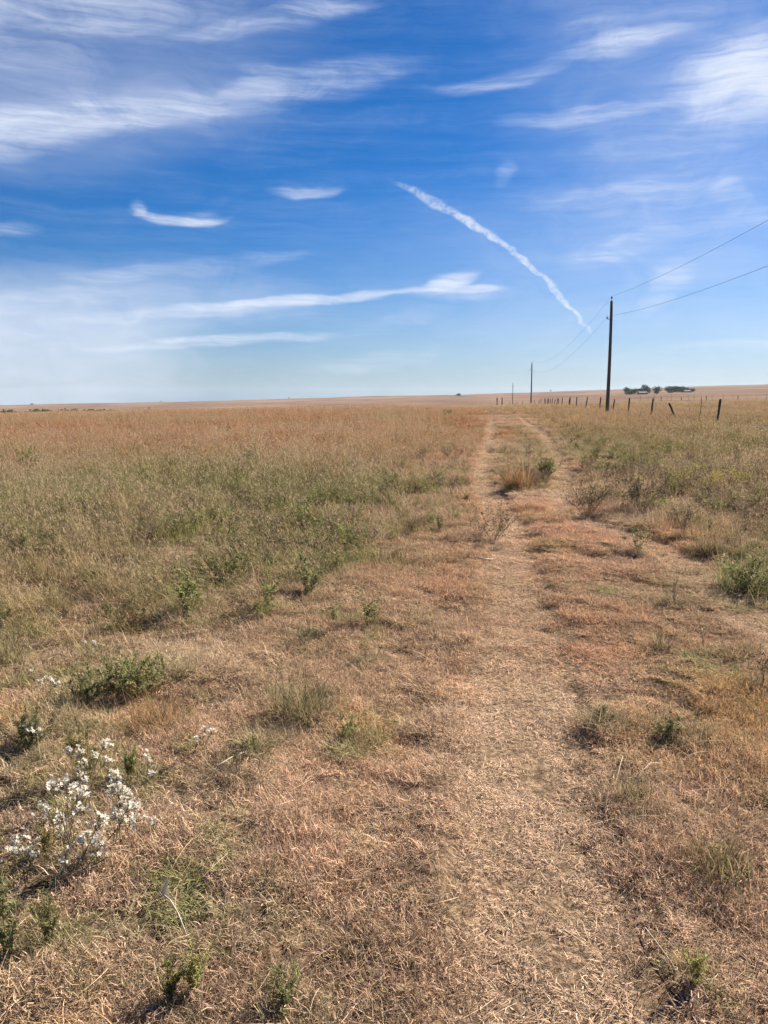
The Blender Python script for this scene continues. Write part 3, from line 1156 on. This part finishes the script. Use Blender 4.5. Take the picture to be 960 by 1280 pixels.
for hz in (.34, .62, .9, 1.15):
    path = []
    for a, b in zip(strand_pts[:-1], strand_pts[1:]):
        u = np.linspace(0, 1, 4)[:-1, None]
        q = np.array(a) * (1 - u) + np.array(b) * u
        q[:, 2:] += hz - .12 * u * (1 - u)
        path.append(q)
    q = np.vstack(path) - np.array([fx0, fy0, fz0]) + np.array([-.08, 0, 0])
    tubes_obj('wire', [tube(q, .0035, 4)], M_WIRE, fence)

cross = thing('wire_fence', 'faint far fence of thin metal posts crossing the field at right', 'fence', (60.0, 152.0, float(H(60, 152))))
cx0, cy0, cz0 = cross.location
pts = []
for k, px in enumerate((800, 810, 818, 826.5, 833.6, 839, 851.5, 861, 867.5, 876, 882.5, 890, 904, 916, 922.5, 935, 946, 958)):
    Yp = 146 + (px - 800) * .06 + random.uniform(-5, 5)
    Xp = Yp * (px - 480) / FOCAL / 1.0105
    strong = px in (826.5, 851.5, 922.5, 882.5)
    o = link('post', POSTS[k % 4] if strong else TPOST, cross)
    o.location = (Xp - cx0, Yp - cy0, float(H(Xp, Yp)) - cz0)
    o.rotation_euler = (0, random.gauss(0, .04), random.uniform(0, 6))
    o.scale = (1.1, 1.1, random.uniform(.95, 1.25))
    pts.append((Xp, Yp, float(H(Xp, Yp))))
for hz in (.5, 1.05):
    tubes_obj('wire', [tube(np.array(pts) + np.array([-cx0, -cy0, hz - cz0]), .004, 4)], M_WIRE, cross)

M_PALE = simple_material('bleached_wood', (.16, .13, .11), (.28, .24, .20), 14, .95, .6, (1, 1, .2))
for px, lab in ((621.5, 'left of two thick pale gate posts where the lane meets the rise'), (627.8, 'right of two thick pale gate posts where the lane meets the rise')):
    Yp = 140.0
    Xp = Yp * (px - 480) / FOCAL / 1.0105
    o = link('gate_post', post_mesh('gate_post', .12, 1.55, 8, int(px), M_PALE))
    o.location = (Xp, Yp, float(H(Xp, Yp)))
    tag(o, lab, 'gate post', 'gate posts at the end of the lane')

# ------------------------------------------------------------------ trees and farm, far off
M_CROWN = blade_material('dark_foliage', (.045, .058, .032), .25, .45)
M_CROWN2 = blade_material('cedar_foliage', (.036, .050, .032), .2, .45)
M_BARK = simple_material('bark', (.05, .04, .03), (.11, .09, .07), 6, .95, .5)


def crown(w, h, z0, n, leaf, seed, cone=False):
    g = np.random.default_rng(seed)
    lobes = [(g.normal(0, .26) * w, g.normal(0, .26) * w, z0 + h * g.uniform(.22, .74), g.uniform(.24, .36)) for _ in range(10)]
    lobes.append((0, 0, z0 + h * .45, .4))
    pts = []
    for i in range(n):
        x, y, z, r = lobes[g.integers(len(lobes))]
        d = g.normal(size=3)
        d /= np.linalg.norm(d)
        q = np.array([x, y, z]) + d * np.array([w, w, h]) * r * g.uniform(.55, 1.05)
        if cone:
            f = np.clip((q[2] - z0) / h, 0, 1)
            q[:2] *= 1.15 - .85 * f
        q[2] = max(q[2], z0 + .05 * h)
        pts.append(q)
    v, f, b, _ = blades(0, 0, (leaf * .7, leaf * 1.3), (leaf * .7, leaf * 1.1), (-40, 60), (0, 60), 2, .5, base=np.array(pts), profile='leaf', seed=seed)
    return v, f, b


def tree(label, x, y, w, h, seed, mat, group, name='farm_tree', cat='tree', trunk=.2, n=420):
    z = float(H(x, y))
    t = thing(name, label, cat, (x, y, z), group)
    v, f, b = crown(w, h * (1 - trunk * .6), h * trunk * .6, n, w * .12, seed)
    link('crown', mk_mesh('crown', v, f, [mat], {'bv': b}), t)
    zz = np.linspace(-.4, h * .7, 6)
    limbs = [tube(np.stack([.03 * h * np.sin(zz * .3), 0 * zz, zz], -1), np.linspace(.035 * h, .008 * h, 6), 8)]
    for k in range(4):
        a = k * 1.6 + seed
        limbs.append(tube([(0, 0, h * (.25 + .07 * k)), (math.cos(a) * w * .18, math.sin(a) * w * .18, h * (.42 + .07 * k)), (math.cos(a) * w * .3, math.sin(a) * w * .3, h * (.55 + .06 * k))],
                          [.014 * h, .009 * h, .004 * h], 6))
    tubes_obj('trunk', limbs, M_BARK, t)
    return t


def polar(px, r):
    s = (px - 480) / FOCAL / 1.0105
    y = r / math.hypot(1, s)
    return s * y, y


PXM = 850 / FOCAL * .93
for px, w, h, r, lab in (
        (782.5, 5.6, 8.4, 850, 'leftmost upright tree of the distant farmstead'),
        (789.5, 8.5, 7.2, 852, 'second rounded farmstead tree, touching the leftmost one'),
        (799.8, 7, 6.6, 880, 'small farmstead tree behind the left end of the farmhouse roof'),
        (808.5, 10.2, 10.2, 872, 'tallest broad tree of the distant farmstead, behind the farmhouse'),
        (820.5, 7.6, 8.6, 850, 'farmstead tree standing alone to the right of the farmhouse'),
        (840, 11, 7.6, 930, 'broad leftmost tree of the right hand clump on the hill'),
        (849.5, 9.5, 6.4, 935, 'middle low tree of the right hand clump on the hill'),
        (861, 7, 5.2, 940, 'smallest rightmost tree of the right hand clump on the hill')):
    x, y = polar(px, r)
    k = r / FOCAL * .98
    tree(lab, x, y, w * k * 1.25, h * k * 1.1, int(px), M_CROWN if w > 7.5 else M_CROWN2, 'trees round the distant farm', trunk=.05, n=700)

M_ROOF = simple_material('pale_metal_roof', (.11, .12, .13), (.16, .17, .18), 2, .9, .05)
M_WALL = simple_material('white_siding', (.16, .155, .15), (.24, .23, .225), 3, .8, .1)
M_DARK = simple_material('dark_pane', (.02, .025, .03), (.04, .045, .05), 3, .15, 0)


def box(c, s):
    c, s = np.array(c, float), np.array(s, float) / 2
    v = np.array([[x, y, z] for x in (-1, 1) for y in (-1, 1) for z in (-1, 1)]) * s + c
    f = np.array([[0, 1, 3, 2], [4, 6, 7, 5], [0, 4, 5, 1], [2, 3, 7, 6], [0, 2, 6, 4], [1, 5, 7, 3]])
    return v, f


def farm_building(label, x, y, w, d, hh, roof_h, seed):
    t = thing('farm_building', label, 'building', (x, y, float(H(x, y)) - .1))
    v, f = box((0, 0, hh / 2 - .5), (w, d, hh + 1))
    link('wall', mk_mesh('wall', v, f, [M_WALL]), t)
    o = .45
    v = np.array([[-w / 2 - o, -d / 2 - o, hh - .15], [w / 2 + o, -d / 2 - o, hh - .15], [w / 2 + o, 0, hh + roof_h], [-w / 2 - o, 0, hh + roof_h], [-w / 2 - o, d / 2 + o, hh - .15], [w / 2 + o, d / 2 + o, hh - .15]])
    v = np.vstack([v, v + [0, 0, .18]])
    f = np.array([[6, 7, 8, 9], [9, 8, 11, 10], [0, 3, 2, 1], [3, 4, 5, 2], [0, 1, 7, 6], [4, 10, 11, 5], [0, 6, 9, 3], [3, 9, 10, 4], [1, 2, 8, 7], [2, 5, 11, 8]])
    link('roof', mk_mesh('roof', v, f, [M_ROOF]), t)
    for k in range(3):
        v, f = box((-w * .36 + k * w * .3, -d / 2 - .02, hh * .58), (1.1, .1, 1.1))
        link('window', mk_mesh('window', v, f, [M_DARK]), t)
    v, f = box((w * .38, -d / 2 - .03, 1.05), (1.0, .1, 2.1))
    link('door', mk_mesh('door', v, f, [M_DARK]), t)


x, y = polar(802.5, 850)
farm_building('low white farmhouse with pale roof among the distant trees', x, y, 8, 6, 1.7, 1.1, 1)
x, y = polar(858, 925)
farm_building('second pale low shed beside the right hand clump of trees', x, y, 6, 5, 1.6, .9, 2)

for px, r, w, h, lab in ((574, 1500, 11, 5.2, 'lone rounded dark tree on the skyline left of the poles'),
                         (688, 1900, 4.5, 6.0, 'tiny tree on the skyline just left of the nearest pole'),
                         (40, 2350, 8, 4, 'tiny bush on the skyline at the far left'),
                         (201, 2350, 5, 4.5, 'tiny bush on the skyline left of the middle'),
                         (361, 2350, 5, 5, 'tiny tree on the skyline between the bushes and the lone tree')):
    x, y = polar(px, r)
    tree(lab, x, y, w, h, int(px) + 3, M_CROWN, 'lone trees on the skyline', 'lone_tree', n=220)

# a wooded hollow far off to the left: one mass
parts_ = []
g = np.random.default_rng(3)
for k in range(46):
    px = g.uniform(-160, 135) if k < 36 else g.uniform(100, 190)
    r = g.uniform(470, 560)
    x, y = polar(px, r)
    h = g.uniform(2.6, 4.6) * (1 if px < 100 else .8)
    v, f, b = crown(g.uniform(5, 10), h, 0, 80, 1.2, 200 + k)
    parts_.append((v + np.array([x, y, float(H(x, y)) - .2]), f, b))
o = link('far_wood', clump_mesh('far_wood', parts_, [M_CROWN]))
tag(o, 'low dark line of brush in the hollow at far left', None, None, 'stuff')

# ------------------------------------------------------------------ single plants one can point at
LEAF = {}


def leaf_mat(c, tr=.48):
    key = (tuple(round(v, 3) for v in c), tr)
    if key not in LEAF:
        LEAF[key] = blade_material('plant_leaf', c, tr, .5, ((.34, .27, .14), .78))
    return LEAF[key]


M_STEM = simple_material('plant_stem', (.10, .075, .045), (.19, .145, .09), 40, .9, .2)
M_DEAD = simple_material('dead_stem', (.15, .115, .085), (.27, .21, .155), 40, .95, .2)
SAGE, LIME, GREEN, GREY, DARK = (.235, .245, .105), (.34, .33, .12), (.23, .255, .095), (.25, .235, .13), (.175, .19, .085)
RUST, TAN, GOLD = (.25, .115, .06), (.34, .25, .13), (.30, .27, .045)


def plant(name, cat, label, px, py, wpx, hpx, kind, col, seed, group=None):
    x, y = gp(px, py)
    m = math.hypot(x, y) / FOCAL * 1.0
    w, h = wpx * m, hpx * m * (1.04 if py < 1150 else 1.3)
    g = np.random.default_rng(4000 + seed)
    t = thing(name, label, cat, (x, y, float(H(x, y)) - .01), group)
    dead = M_STEM
    if kind == 'sage':
        big = max(14, int(60 * w))
        S_, Lf, _ = stems_and_leaves(h, w, big, 46, max(.022, h * .09), max(.0045, h * .022), .0018, g, branch=2, start=.3, up=(20, 80))
    elif kind == 'forb':
        S_, Lf, _ = stems_and_leaves(h, w, max(8, int(34 * w)), 22, max(.02, h * .11), max(.006, h * .034), .002, g, branch=1, start=.05)
    elif kind == 'feather':
        S_, Lf, _ = stems_and_leaves(h, w, max(7, int(55 * w)), 50, max(.016, h * .10), max(.003, h * .015), .0016, g, branch=1, start=.15, up=(25, 80))
    elif kind == 'weed':
        dead = M_DEAD
        S_, Lf, _ = stems_and_leaves(h, w, max(9, int(26 * w)), 10, max(.018, h * .08), max(.005, h * .02), max(.0016, h * .006), g, branch=4)
    elif kind == 'stalk':
        dead = M_DEAD
        S_, Lf, _ = stems_and_leaves(h, w, 3, 9, .022, .006, .0022, g, branch=3, start=.35)
    elif kind == 'clump':
        n = int(np.clip(900 * w, 160, 1100))
        Lf = blades(n, w * .42, (h * .55, h * 1.15), (max(.0025, h * .008), max(.004, h * .013)), (52, 89), (5, 60), 3, .4, seed=seed)
        S_ = None
    if S_ is not None:
        link('stem', mk_mesh('stem', S_[0], S_[1], [dead]), t)
    link('foliage', mk_mesh('foliage', Lf[0], Lf[1], [leaf_mat(col)], {'bv': Lf[2]}), t)
    return t, h, w


G1, G2, G3 = 'green plants at the edge of the left prairie', 'weeds growing on the lane', 'plants in the foreground'
PLANTS = [
    # name, category, label, base px, width, height, kind, colour, group
    ('sage_bush', 'bush', 'dense feathery green bush at left, above the white asters, throwing a dark shadow', 160, 868, 118, 62, 'sage', SAGE, G3),
    ('sage_bush', 'bush', 'smaller dark green bush joined to the lower left of the dense feathery bush', 108, 884, 50, 46, 'sage', DARK, G3),
    ('grass_clump', 'grass clump', 'rust brown rounded grass clump right below the feathery green bush', 192, 912, 76, 62, 'clump', (.27, .155, .075), G3),
    ('grass_clump', 'grass clump', 'grey green domed grass clump left of the lane with a dark shadow beside it', 378, 895, 88, 70, 'clump', (.16, .15, .075), G3),
    ('weed_plant', 'weed', 'small bright green weed just right of the grey green dome', 434, 926, 44, 36, 'forb', GREEN, G3),
    ('weed_plant', 'weed', 'open branching green weed on the straw with a long thin shadow', 460, 782, 48, 50, 'forb', SAGE, G1),
    ('weed_plant', 'weed', 'low dark green weed left of the open branching one', 384, 806, 42, 36, 'forb', DARK, G1),
    ('weed_plant', 'weed', 'small upright green weed just above the low dark one', 421, 778, 22, 32, 'forb', GREEN, G1),
    ('weed_plant', 'weed', 'slim single stemmed weed below the open branching one', 457, 824, 8, 44, 'stalk', SAGE, G1),
    ('weed_plant', 'weed', 'tall twin leafy green weed at the front edge of the left prairie', 236, 772, 56, 68, 'forb', GREEN, G1),
    ('weed_plant', 'weed', 'upright green weed to the right of the twin leafy one', 334, 762, 26, 52, 'forb', GREEN, G1),
    ('weed_plant', 'weed', 'leafy dark green weed at the right corner of the left prairie', 384, 742, 48, 60, 'forb', DARK, G1),
    ('weed_plant', 'weed', 'low green weed right of the leafy dark corner weed', 424, 712, 30, 36, 'forb', GREEN, G1),
    ('weed_plant', 'weed', 'green leafy shrub standing alone in the tan grass at left', 106, 650, 40, 42, 'forb', SAGE, G1),
    ('weed_plant', 'weed', 'wide yellow green bush in the reddish grass near the left edge', 38, 592, 28, 36, 'feather', (.19, .185, .06), G1),
    ('weed_plant', 'weed', 'yellow green bush in the reddish grass, right of the middle of the left field', 312, 585, 24, 28, 'feather', (.19, .185, .065), G1),
    ('weed_plant', 'weed', 'rounded green weed at the middle of the left prairie', 244, 668, 36, 38, 'forb', GREEN, G1),
    ('weed_plant', 'weed', 'dark upright green weed right of the rounded middle one', 294, 672, 24, 42, 'forb', DARK, G1),
    ('weed_plant', 'weed', 'green weed patch in the right half of the left prairie', 372, 664, 34, 34, 'forb', SAGE, G1),
    ('weed_plant', 'weed', 'dark narrow weed in the reddish grass near the skyline', 285, 547, 6, 18, 'feather', (.09, .085, .05), G1),
    ('weed_plant', 'weed', 'bright green bush at the far end of the left prairie by the lane', 560, 522, 18, 11, 'feather', (.15, .17, .05), G1),
    ('weed_patch', 'weed', 'dark matted weed patch on the left wheel track', 616, 672, 78, 46, 'weed', (.10, .085, .055), G2),
    ('grass_clump', 'grass clump', 'rusty red grass clump on the strip between the wheel tracks', 648, 611, 38, 42, 'clump', RUST, G2),
    ('weed_plant', 'weed', 'rounded fresh green bush on the strip between the wheel tracks', 683, 597, 36, 26, 'feather', (.105, .135, .045), G2),
    ('weed_patch', 'weed', 'dark brown weed bank where the right prairie meets the lane', 735, 640, 80, 44, 'weed', (.095, .08, .05), G2),
    ('weed_patch', 'weed', 'dark grey weed bank to the right of the dark brown one', 800, 638, 76, 52, 'weed', (.11, .095, .065), G2),
    ('weed_plant', 'weed', 'thin branching weed alone on the pinkish straw of the lane', 797, 694, 40, 34, 'forb', GREY, G2),
    ('grass_clump', 'grass clump', 'low dull brown clump at the right edge of the lane', 890, 692, 40, 26, 'clump', (.14, .11, .07), G2),
    ('grass_clump', 'grass clump', 'thick bright green grass bush at the right edge of the picture', 945, 735, 110, 52, 'clump', (.21, .215, .095), G2),
    ('weed_plant', 'weed', 'green leafy base of the grass bush at the right edge', 936, 738, 96, 52, 'forb', SAGE, G2),
    ('weed_plant', 'weed', 'thin bare stalk on the lane left of the grass bush', 842, 762, 12, 52, 'stalk', GREY, G2),
    ('weed_plant', 'weed', 'thin leafless twiggy weed on the lane below the bare stalk', 880, 812, 56, 56, 'stalk', TAN, G2),
    ('weed_plant', 'weed', 'wispy weed on the lane left of the twiggy one', 826, 818, 24, 30, 'clump', (.25, .19, .11), G2),
    ('weed_plant', 'weed', 'dark straight stalk at the right edge below the twiggy weed', 952, 872, 14, 58, 'stalk', (.07, .065, .04), G2),
    ('weed_plant', 'weed', 'small grey green weed on the middle of the lane', 752, 912, 32, 22, 'forb', GREY, G2),
    ('weed_plant', 'weed', 'low green weed right of the middle of the lane', 838, 932, 42, 34, 'forb', (.13, .15, .065), G2),
    ('grass_clump', 'grass clump', 'wiry grey green clump with long straws on the lane', 792, 1012, 54, 40, 'clump', (.20, .18, .095), G2),
    ('grass_clump', 'grass clump', 'dull olive grass clump low at the right of the lane', 898, 1095, 84, 52, 'clump', (.19, .16, .075), G2),
    ('weed_plant', 'weed', 'lime green weed low in the bottom right corner', 866, 1236, 46, 48, 'feather', LIME, G2),
    ('weed_plant', 'weed', 'tall green weed at the left edge below the asters', 12, 1205, 50, 92, 'feather', (.21, .22, .10), G3),
    ('weed_plant', 'weed', 'slender pale green weed just right of the left edge', 62, 1196, 30, 72, 'feather', (.19, .185, .085), G3),
    ('weed_plant', 'weed', 'right of two lime green feathery weeds at the bottom left', 244, 1262, 30, 78, 'feather', LIME, G3),
    ('weed_plant', 'weed', 'left of two lime green feathery weeds at the bottom left', 212, 1266, 24, 62, 'feather', (.20, .19, .07), G3),
    ('weed_plant', 'weed', 'fine sage green weed at the bottom edge left of the lane', 362, 1272, 66, 58, 'feather', (.22, .225, .10), G3),
    ('weed_plant', 'weed', 'yellow green leafy stems behind the white asters', 108, 985, 44, 84, 'feather', (.20, .195, .075), G3),
    ('weed_plant', 'weed', 'single fresh green stem right of the yellow green ones behind the asters', 163, 985, 18, 58, 'feather', (.16, .20, .06), G3),
    ('weed_plant', 'weed', 'grey green bushy weed left of the stems behind the asters', 40, 945, 54, 44, 'sage', (.15, .15, .075), G3),
    ('weed_plant', 'weed', 'lime tinted weed among the lower asters', 60, 1072, 26, 54, 'feather', (.22, .20, .07), G3),
    ('weed_plant', 'weed', 'short grey weed at the left edge of the straw below the left prairie', 12, 828, 30, 48, 'clump', (.28, .23, .13), G3),
    ('weed_plant', 'weed', 'fallen branching dead twig with small shadow below the grey green dome', 296, 975, 52, 40, 'stalk', (.12, .09, .06), G3),
    ('weed_plant', 'weed', 'small green sprig right of the fallen dead twig', 315, 950, 22, 22, 'forb', GREEN, G3),
]
for k, (nm, cat, lab, px, py, w, h, kind, col, grp) in enumerate(PLANTS):
    plant(nm, cat, lab, px, py, w, h, kind, col, k, grp)

# grass of mixed green and straw tangled round the foot of each plant
X, Y, T, Z = [], [], [], []
for k, (nm, cat, lab, px, py, w, h, kind, col, grp) in enumerate(PLANTS):
    x, y = gp(px, py)
    m = math.hypot(x, y) / FOCAL
    n = int(np.clip((7 + w * .16) * (1 if py < 1150 else .55), 4, 22))
    rad = max(.06, w * m * .75)
    a = rng.uniform(0, 2 * np.pi, n)
    q = rad * np.sqrt(rng.uniform(0, 1.4, n))
    X.append(x + q * np.cos(a))
    Y.append(y + q * np.sin(a) * 1.3)
    f_ = rng.uniform(.15, .85, (n, 1))
    Z.append(np.full(n, 1.0 if py < 1000 else .55))
    T.append((np.array(col) * f_ + np.array((.44, .32, .2)) * (1 - f_)) * rng.uniform(.75, 1.15, (n, 1)))
X, Y, T, Z = (np.concatenate(q) for q in (X, Y, T, Z))
scatter('mixed_tuft_grass', 'tuft', X, Y, Z * rng.uniform(.6, 1.2, len(X)), Z * rng.uniform(.45, 1.0, len(X)), T, 'straw and green grass tangled round the feet of the weeds', .12)

# goldenrod: yellow plumes over dark stems
def goldenrod(label, px, py, wpx, hpx, seed):
    x, y = gp(px, py)
    m = math.hypot(x, y) / FOCAL
    w, h = wpx * m, hpx * m
    g = np.random.default_rng(seed)
    t = thing('goldenrod', label, 'wildflower', (x, y, float(H(x, y)) - .01), 'yellow goldenrod at right')
    S_, Lf, paths = stems_and_leaves(h * .85, w, int(24 * w), 8, .05, .01, .003, g)
    link('stem', mk_mesh('stem', S_[0], S_[1], [M_STEM]), t)
    link('foliage', mk_mesh('foliage', Lf[0], Lf[1], [leaf_mat((.13, .12, .05))], {'bv': Lf[2]}), t)
    tips = np.vstack([np.repeat(p[-1:], 34, 0) + g.normal(0, .035, (34, 3)) * np.array([1, 1, 1.3]) for p, r in paths])
    v, f, b, _ = blades(0, 0, (.02, .045), (.008, .014), (10, 80), (0, 40), 2, .4, base=tips, profile='leaf', seed=seed)
    o = link('flower_plume', mk_mesh('flower_plume', v, f, [leaf_mat((.40, .35, .06), .3)], {'bv': b}), t)
    o['kind'] = 'stuff'


goldenrod('yellow goldenrod patch in the grey grass at right, left half', 862, 616, 50, 42, 61)
goldenrod('yellow goldenrod patch in the grey grass at right, right half', 908, 616, 42, 34, 62)

# ------------------------------------------------------------------ white asters
M_PETAL = blade_material('white_petal', (.80, .755, .65), .35, .18)
M_DISC = simple_material('flower_disc', (.42, .34, .14), (.5, .42, .2), 60, .9, .1)


def flower_mesh(seed):
    g = np.random.default_rng(seed)
    n = 18
    V, F, B = [], [], []
    for k in range(n):
        a = 2 * math.pi * k / n + g.normal(0, .12)
        e = g.uniform(-.1, 1.1)
        l = .0125 * g.uniform(.75, 1.15)
        d = np.array([math.cos(a) * math.cos(e), math.sin(a) * math.cos(e), math.sin(e)])
        s = np.array([-math.sin(a), math.cos(a), 0]) * .0019
        b0 = d * .002
        o = len(V) * 1
        V += [b0 - s * .5, b0 + s * .5, d * l * .6 + s, d * l * .6 - s, d * l + s * .3 - [0, 0, .001], d * l - s * .3 - [0, 0, .001]]
        F += [[o, o + 1, o + 2, o + 3], [o + 3, o + 2, o + 4, o + 5]]
        B += [g.uniform()] * 6
    o = len(V)
    ring = [np.array([math.cos(a) * .0036, math.sin(a) * .0036, .001]) for a in np.linspace(0, 2 * math.pi, 6, endpoint=False)]
    V += ring + [np.array([0, 0, .0042])]
    B += [.5] * 7
    mi = [0] * len(F)
    for k in range(0, 6, 2):
        F.append([o + k, o + k + 1, o + (k + 2) % 6, o + 6])
        mi.append(1)
    return mk_mesh('flower', np.array(V), np.array(F), [M_PETAL, M_DISC], {'bv': B}, midx=mi)


FLOWERS = [flower_mesh(s) for s in range(6)]


def aster(label, px, py, clusters, seed, leafy=True):
    x, y = gp(px, py)
    zb = float(H(x, y)) - .01
    g = np.random.default_rng(seed)
    t = thing('aster_plant', label, 'wildflower', (x, y, zb), 'white asters at lower left')
    stems, lb = [], []
    for fx, fy, n, spread in clusters:
        d = px_dir(fx, fy)
        k = (y + g.uniform(-.1, .06)) / d.y
        c = np.array([d.x * k - x, d.y * k - y, EYE + d.z * k - zb])
        c[2] = max(c[2], .05)
        root = np.array([g.normal(0, .025), g.normal(0, .025), 0])
        u = np.linspace(0, 1, 7)[:, None]
        bend = np.array([c[0] * .25, c[1] * .25, c[2] * .62])
        path = root * (1 - u) ** 2 + 2 * u * (1 - u) * bend + c * u ** 2
        stems.append(tube(path, np.linspace(.002, .0011, 7), 4, False))
        lb.append(path[2:][g.integers(0, 5, 12)] + g.normal(0, .006, (12, 3)))
        m = spread * .0031
        for q in range(int(n * 2.3)):
            p = c + g.normal(0, 1, 3) * np.array([m * .43, m * .43, m * .43])
            p[2] = max(p[2], .03)
            stems.append(tube([path[5], (path[5] + p) / 2 + [0, 0, -.004], p], .0008, 4, False))
            o = link('flower', FLOWERS[g.integers(6)], t)
            o.location = p
            o.rotation_euler = (g.normal(.15, .55), g.normal(.15, .55), g.uniform(0, 6))
            s = g.uniform(.65, 1.05)
            o.scale = (s, s, s)
    tubes_obj('stem', stems, M_STEM, t)
    Lf = blades(0, 0, (.014, .034), (.0024, .0045), (10, 70), (0, 40), 2, .3, base=np.vstack(lb), profile='leaf', seed=seed)
    link('foliage', mk_mesh('foliage', Lf[0], Lf[1], [leaf_mat((.15, .155, .08))], {'bv': Lf[2]}), t)


aster('fullest white aster with its flowers massed at the right of the clump', 150, 1072, [(145, 968, 4, 8), (139, 984, 7, 13), (150, 986, 4, 9), (150, 1002, 9, 15), (161, 1004, 7, 12), (158, 1012, 5, 12), (144, 1018, 4, 9), (168, 1026, 6, 12), (151, 1026, 3, 9)], 11)
aster('white aster with loose sprays at the left of the clump', 84, 1078, [(84, 980, 5, 11), (100, 992, 6, 13), (92, 999, 2, 9), (98, 1009, 2, 6), (62, 982, 4, 14), (53, 1013, 5, 11), (78, 1017, 5, 12), (73, 1028, 5, 13), (92, 1025, 2, 8), (85, 1042, 3, 10)], 12)
aster('low white aster in the middle front of the clump', 112, 1108, [(122, 1029, 7, 14), (126, 1020, 3, 8), (103, 1047, 5, 11), (112, 1038, 3, 10), (126, 1054, 6, 10), (117, 1060, 3, 9), (123, 1066, 1, 3), (133, 1072, 1, 4)], 13)
aster('tall upright white aster spike at the top of the clump', 108, 1022, [(106, 955, 4, 8), (105, 965, 4, 7), (103, 974, 3, 6), (85, 938, 3, 8), (98, 940, 4, 9), (121, 942, 2, 5), (133, 952, 2, 7), (134, 926, 4, 9)], 14)
aster('greyish white aster ball at the far left of the clump', 32, 1108, [(22, 1055, 4, 10), (30, 1060, 7, 16), (38, 1066, 3, 10), (45, 1065, 2, 8)], 15)
aster('small sparse white aster low between the grey ball and the front one', 82, 1112, [(82, 1068, 3, 12), (82, 1082, 2, 6), (76, 1075, 2, 10)], 16)
aster('single white aster head standing right of the clump', 192, 1062, [(193, 1031, 4, 8)], 17)
aster('pair of small white aster heads above the right end of the clump', 188, 985, [(185, 944, 3, 7), (193, 966, 3, 9), (183, 970, 1, 6)], 18)
aster('small white aster cluster at left between the bush and the clump', 44, 945, [(40, 911, 5, 11), (52, 916, 3, 9)], 19)
aster('white aster pair on a leaning stem right of the rust brown clump', 248, 950, [(257, 911, 3, 6), (268, 914, 2, 5), (246, 922, 2, 7)], 20)
aster('lone white aster head on a tall stem left of the feathery bush', 38, 868, [(40, 838, 2, 4)], 21)
aster('faint spread of tiny white asters left of the feathery bush', 60, 880, [(52, 852, 3, 8), (64, 850, 3, 8), (70, 856, 3, 8)], 22)
aster('tiny white asters above the feathery bush', 112, 830, [(106, 802, 3, 6), (116, 804, 2, 7), (98, 830, 1, 4)], 23)

# ------------------------------------------------------------------ dry pieces lying on the ground
M_BLEACH = blade_material('bleached_leaf', (.50, .44, .36), .25, .12)
x, y = gp(214, 1142)
z0 = float(H(x, y))
t = thing('dry_leaf', 'pale curled dry leaf blade standing up at the lower left', 'dry leaf', (x, y, z0))
u = np.linspace(0, 1, 9)
path = np.stack([-.012 * np.sin(u * 4) - .008 * u, -.02 * u, .105 * u], -1)
wd = .0105 * np.sin(np.pi * (u * .9 + .08)) + .001
V, F = [], []
for i in range(9):
    tw = u[i] * 1.6
    s = np.array([math.cos(tw), math.sin(tw), 0]) * wd[i]
    V += [path[i] - s, path[i] + [0, .004, 0], path[i] + s]
for i in range(8):
    F += [[3 * i, 3 * i + 1, 3 * i + 4, 3 * i + 3], [3 * i + 1, 3 * i + 2, 3 * i + 5, 3 * i + 4]]
link('leaf_blade', mk_mesh('leaf_blade', V, F, [M_BLEACH], {'bv': np.full(len(V), .5)}, True), t)
tubes_obj('stem', [tube([(0, 0, 0), (.012, -.01, -.004), (.02, -.03, 0)], .0015, 5)], M_DEAD, t)


def straw(label, pts, r, lift=.03):
    P3 = []
    for i, (px, py) in enumerate(pts):
        x, y = gp(px, py)
        P3.append((x, y, float(H(x, y)) + .02 + lift * math.sin(math.pi * i / (len(pts) - 1))))
    o = tubes_obj('dry_stalk', [tube(P3, r, 5)], M_BLEACHED)
    tag(o, label, 'dry stalk', 'fallen dry stalks')


M_BLEACHED = simple_material('bleached_stalk', (.34, .28, .20), (.52, .45, .34), 40, .9, .2)
straw('long pale fallen stalk below the curled dry leaf', [(203, 1138), (214, 1158), (224, 1176), (234, 1194)], .0024, .03)
straw('long thin pale straw arching over the wiry clump on the lane', [(790, 1002), (800, 990), (812, 978), (828, 966)], .0013, .05)
straw('thin pale straw lying left of the wiry clump', [(762, 1012), (770, 996), (775, 976), (778, 958)], .0012, .04)
straw('bleached straw lying across the bottom right weeds', [(806, 1168), (820, 1190), (838, 1216), (852, 1240)], .0016, .012)
straw('short bent pale straw near the lime weed at the bottom right', [(870, 1246), (884, 1245), (897, 1240)], .002, .012)
straw('forked dead stalk lying below the grey green dome', [(255, 990), (275, 978), (292, 966), (312, 952)], .0028, .03)
straw('pale fallen stalk at the left edge of the lane by the pink straw', [(592, 697), (604, 699), (616, 697)], .008, .01)

# ------------------------------------------------------------------ thin autumn haze
v, f = box((0, 0, -75), (9700, 9700, 290))
kz = Nodes('haze_air')
pv = kz.n('ShaderNodeVolumePrincipled')
pv.inputs['Color'].default_value = (.86, .92, 1.0, 1)
pv.inputs['Density'].default_value = .00005
pv.inputs['Anisotropy'].default_value = .3
kz.l(pv.outputs[0], kz.out.inputs['Volume'])
tag(link('haze', mk_mesh('haze', v, f, [kz.m])), 'thin pale autumn haze over the prairie', None, None, 'stuff')
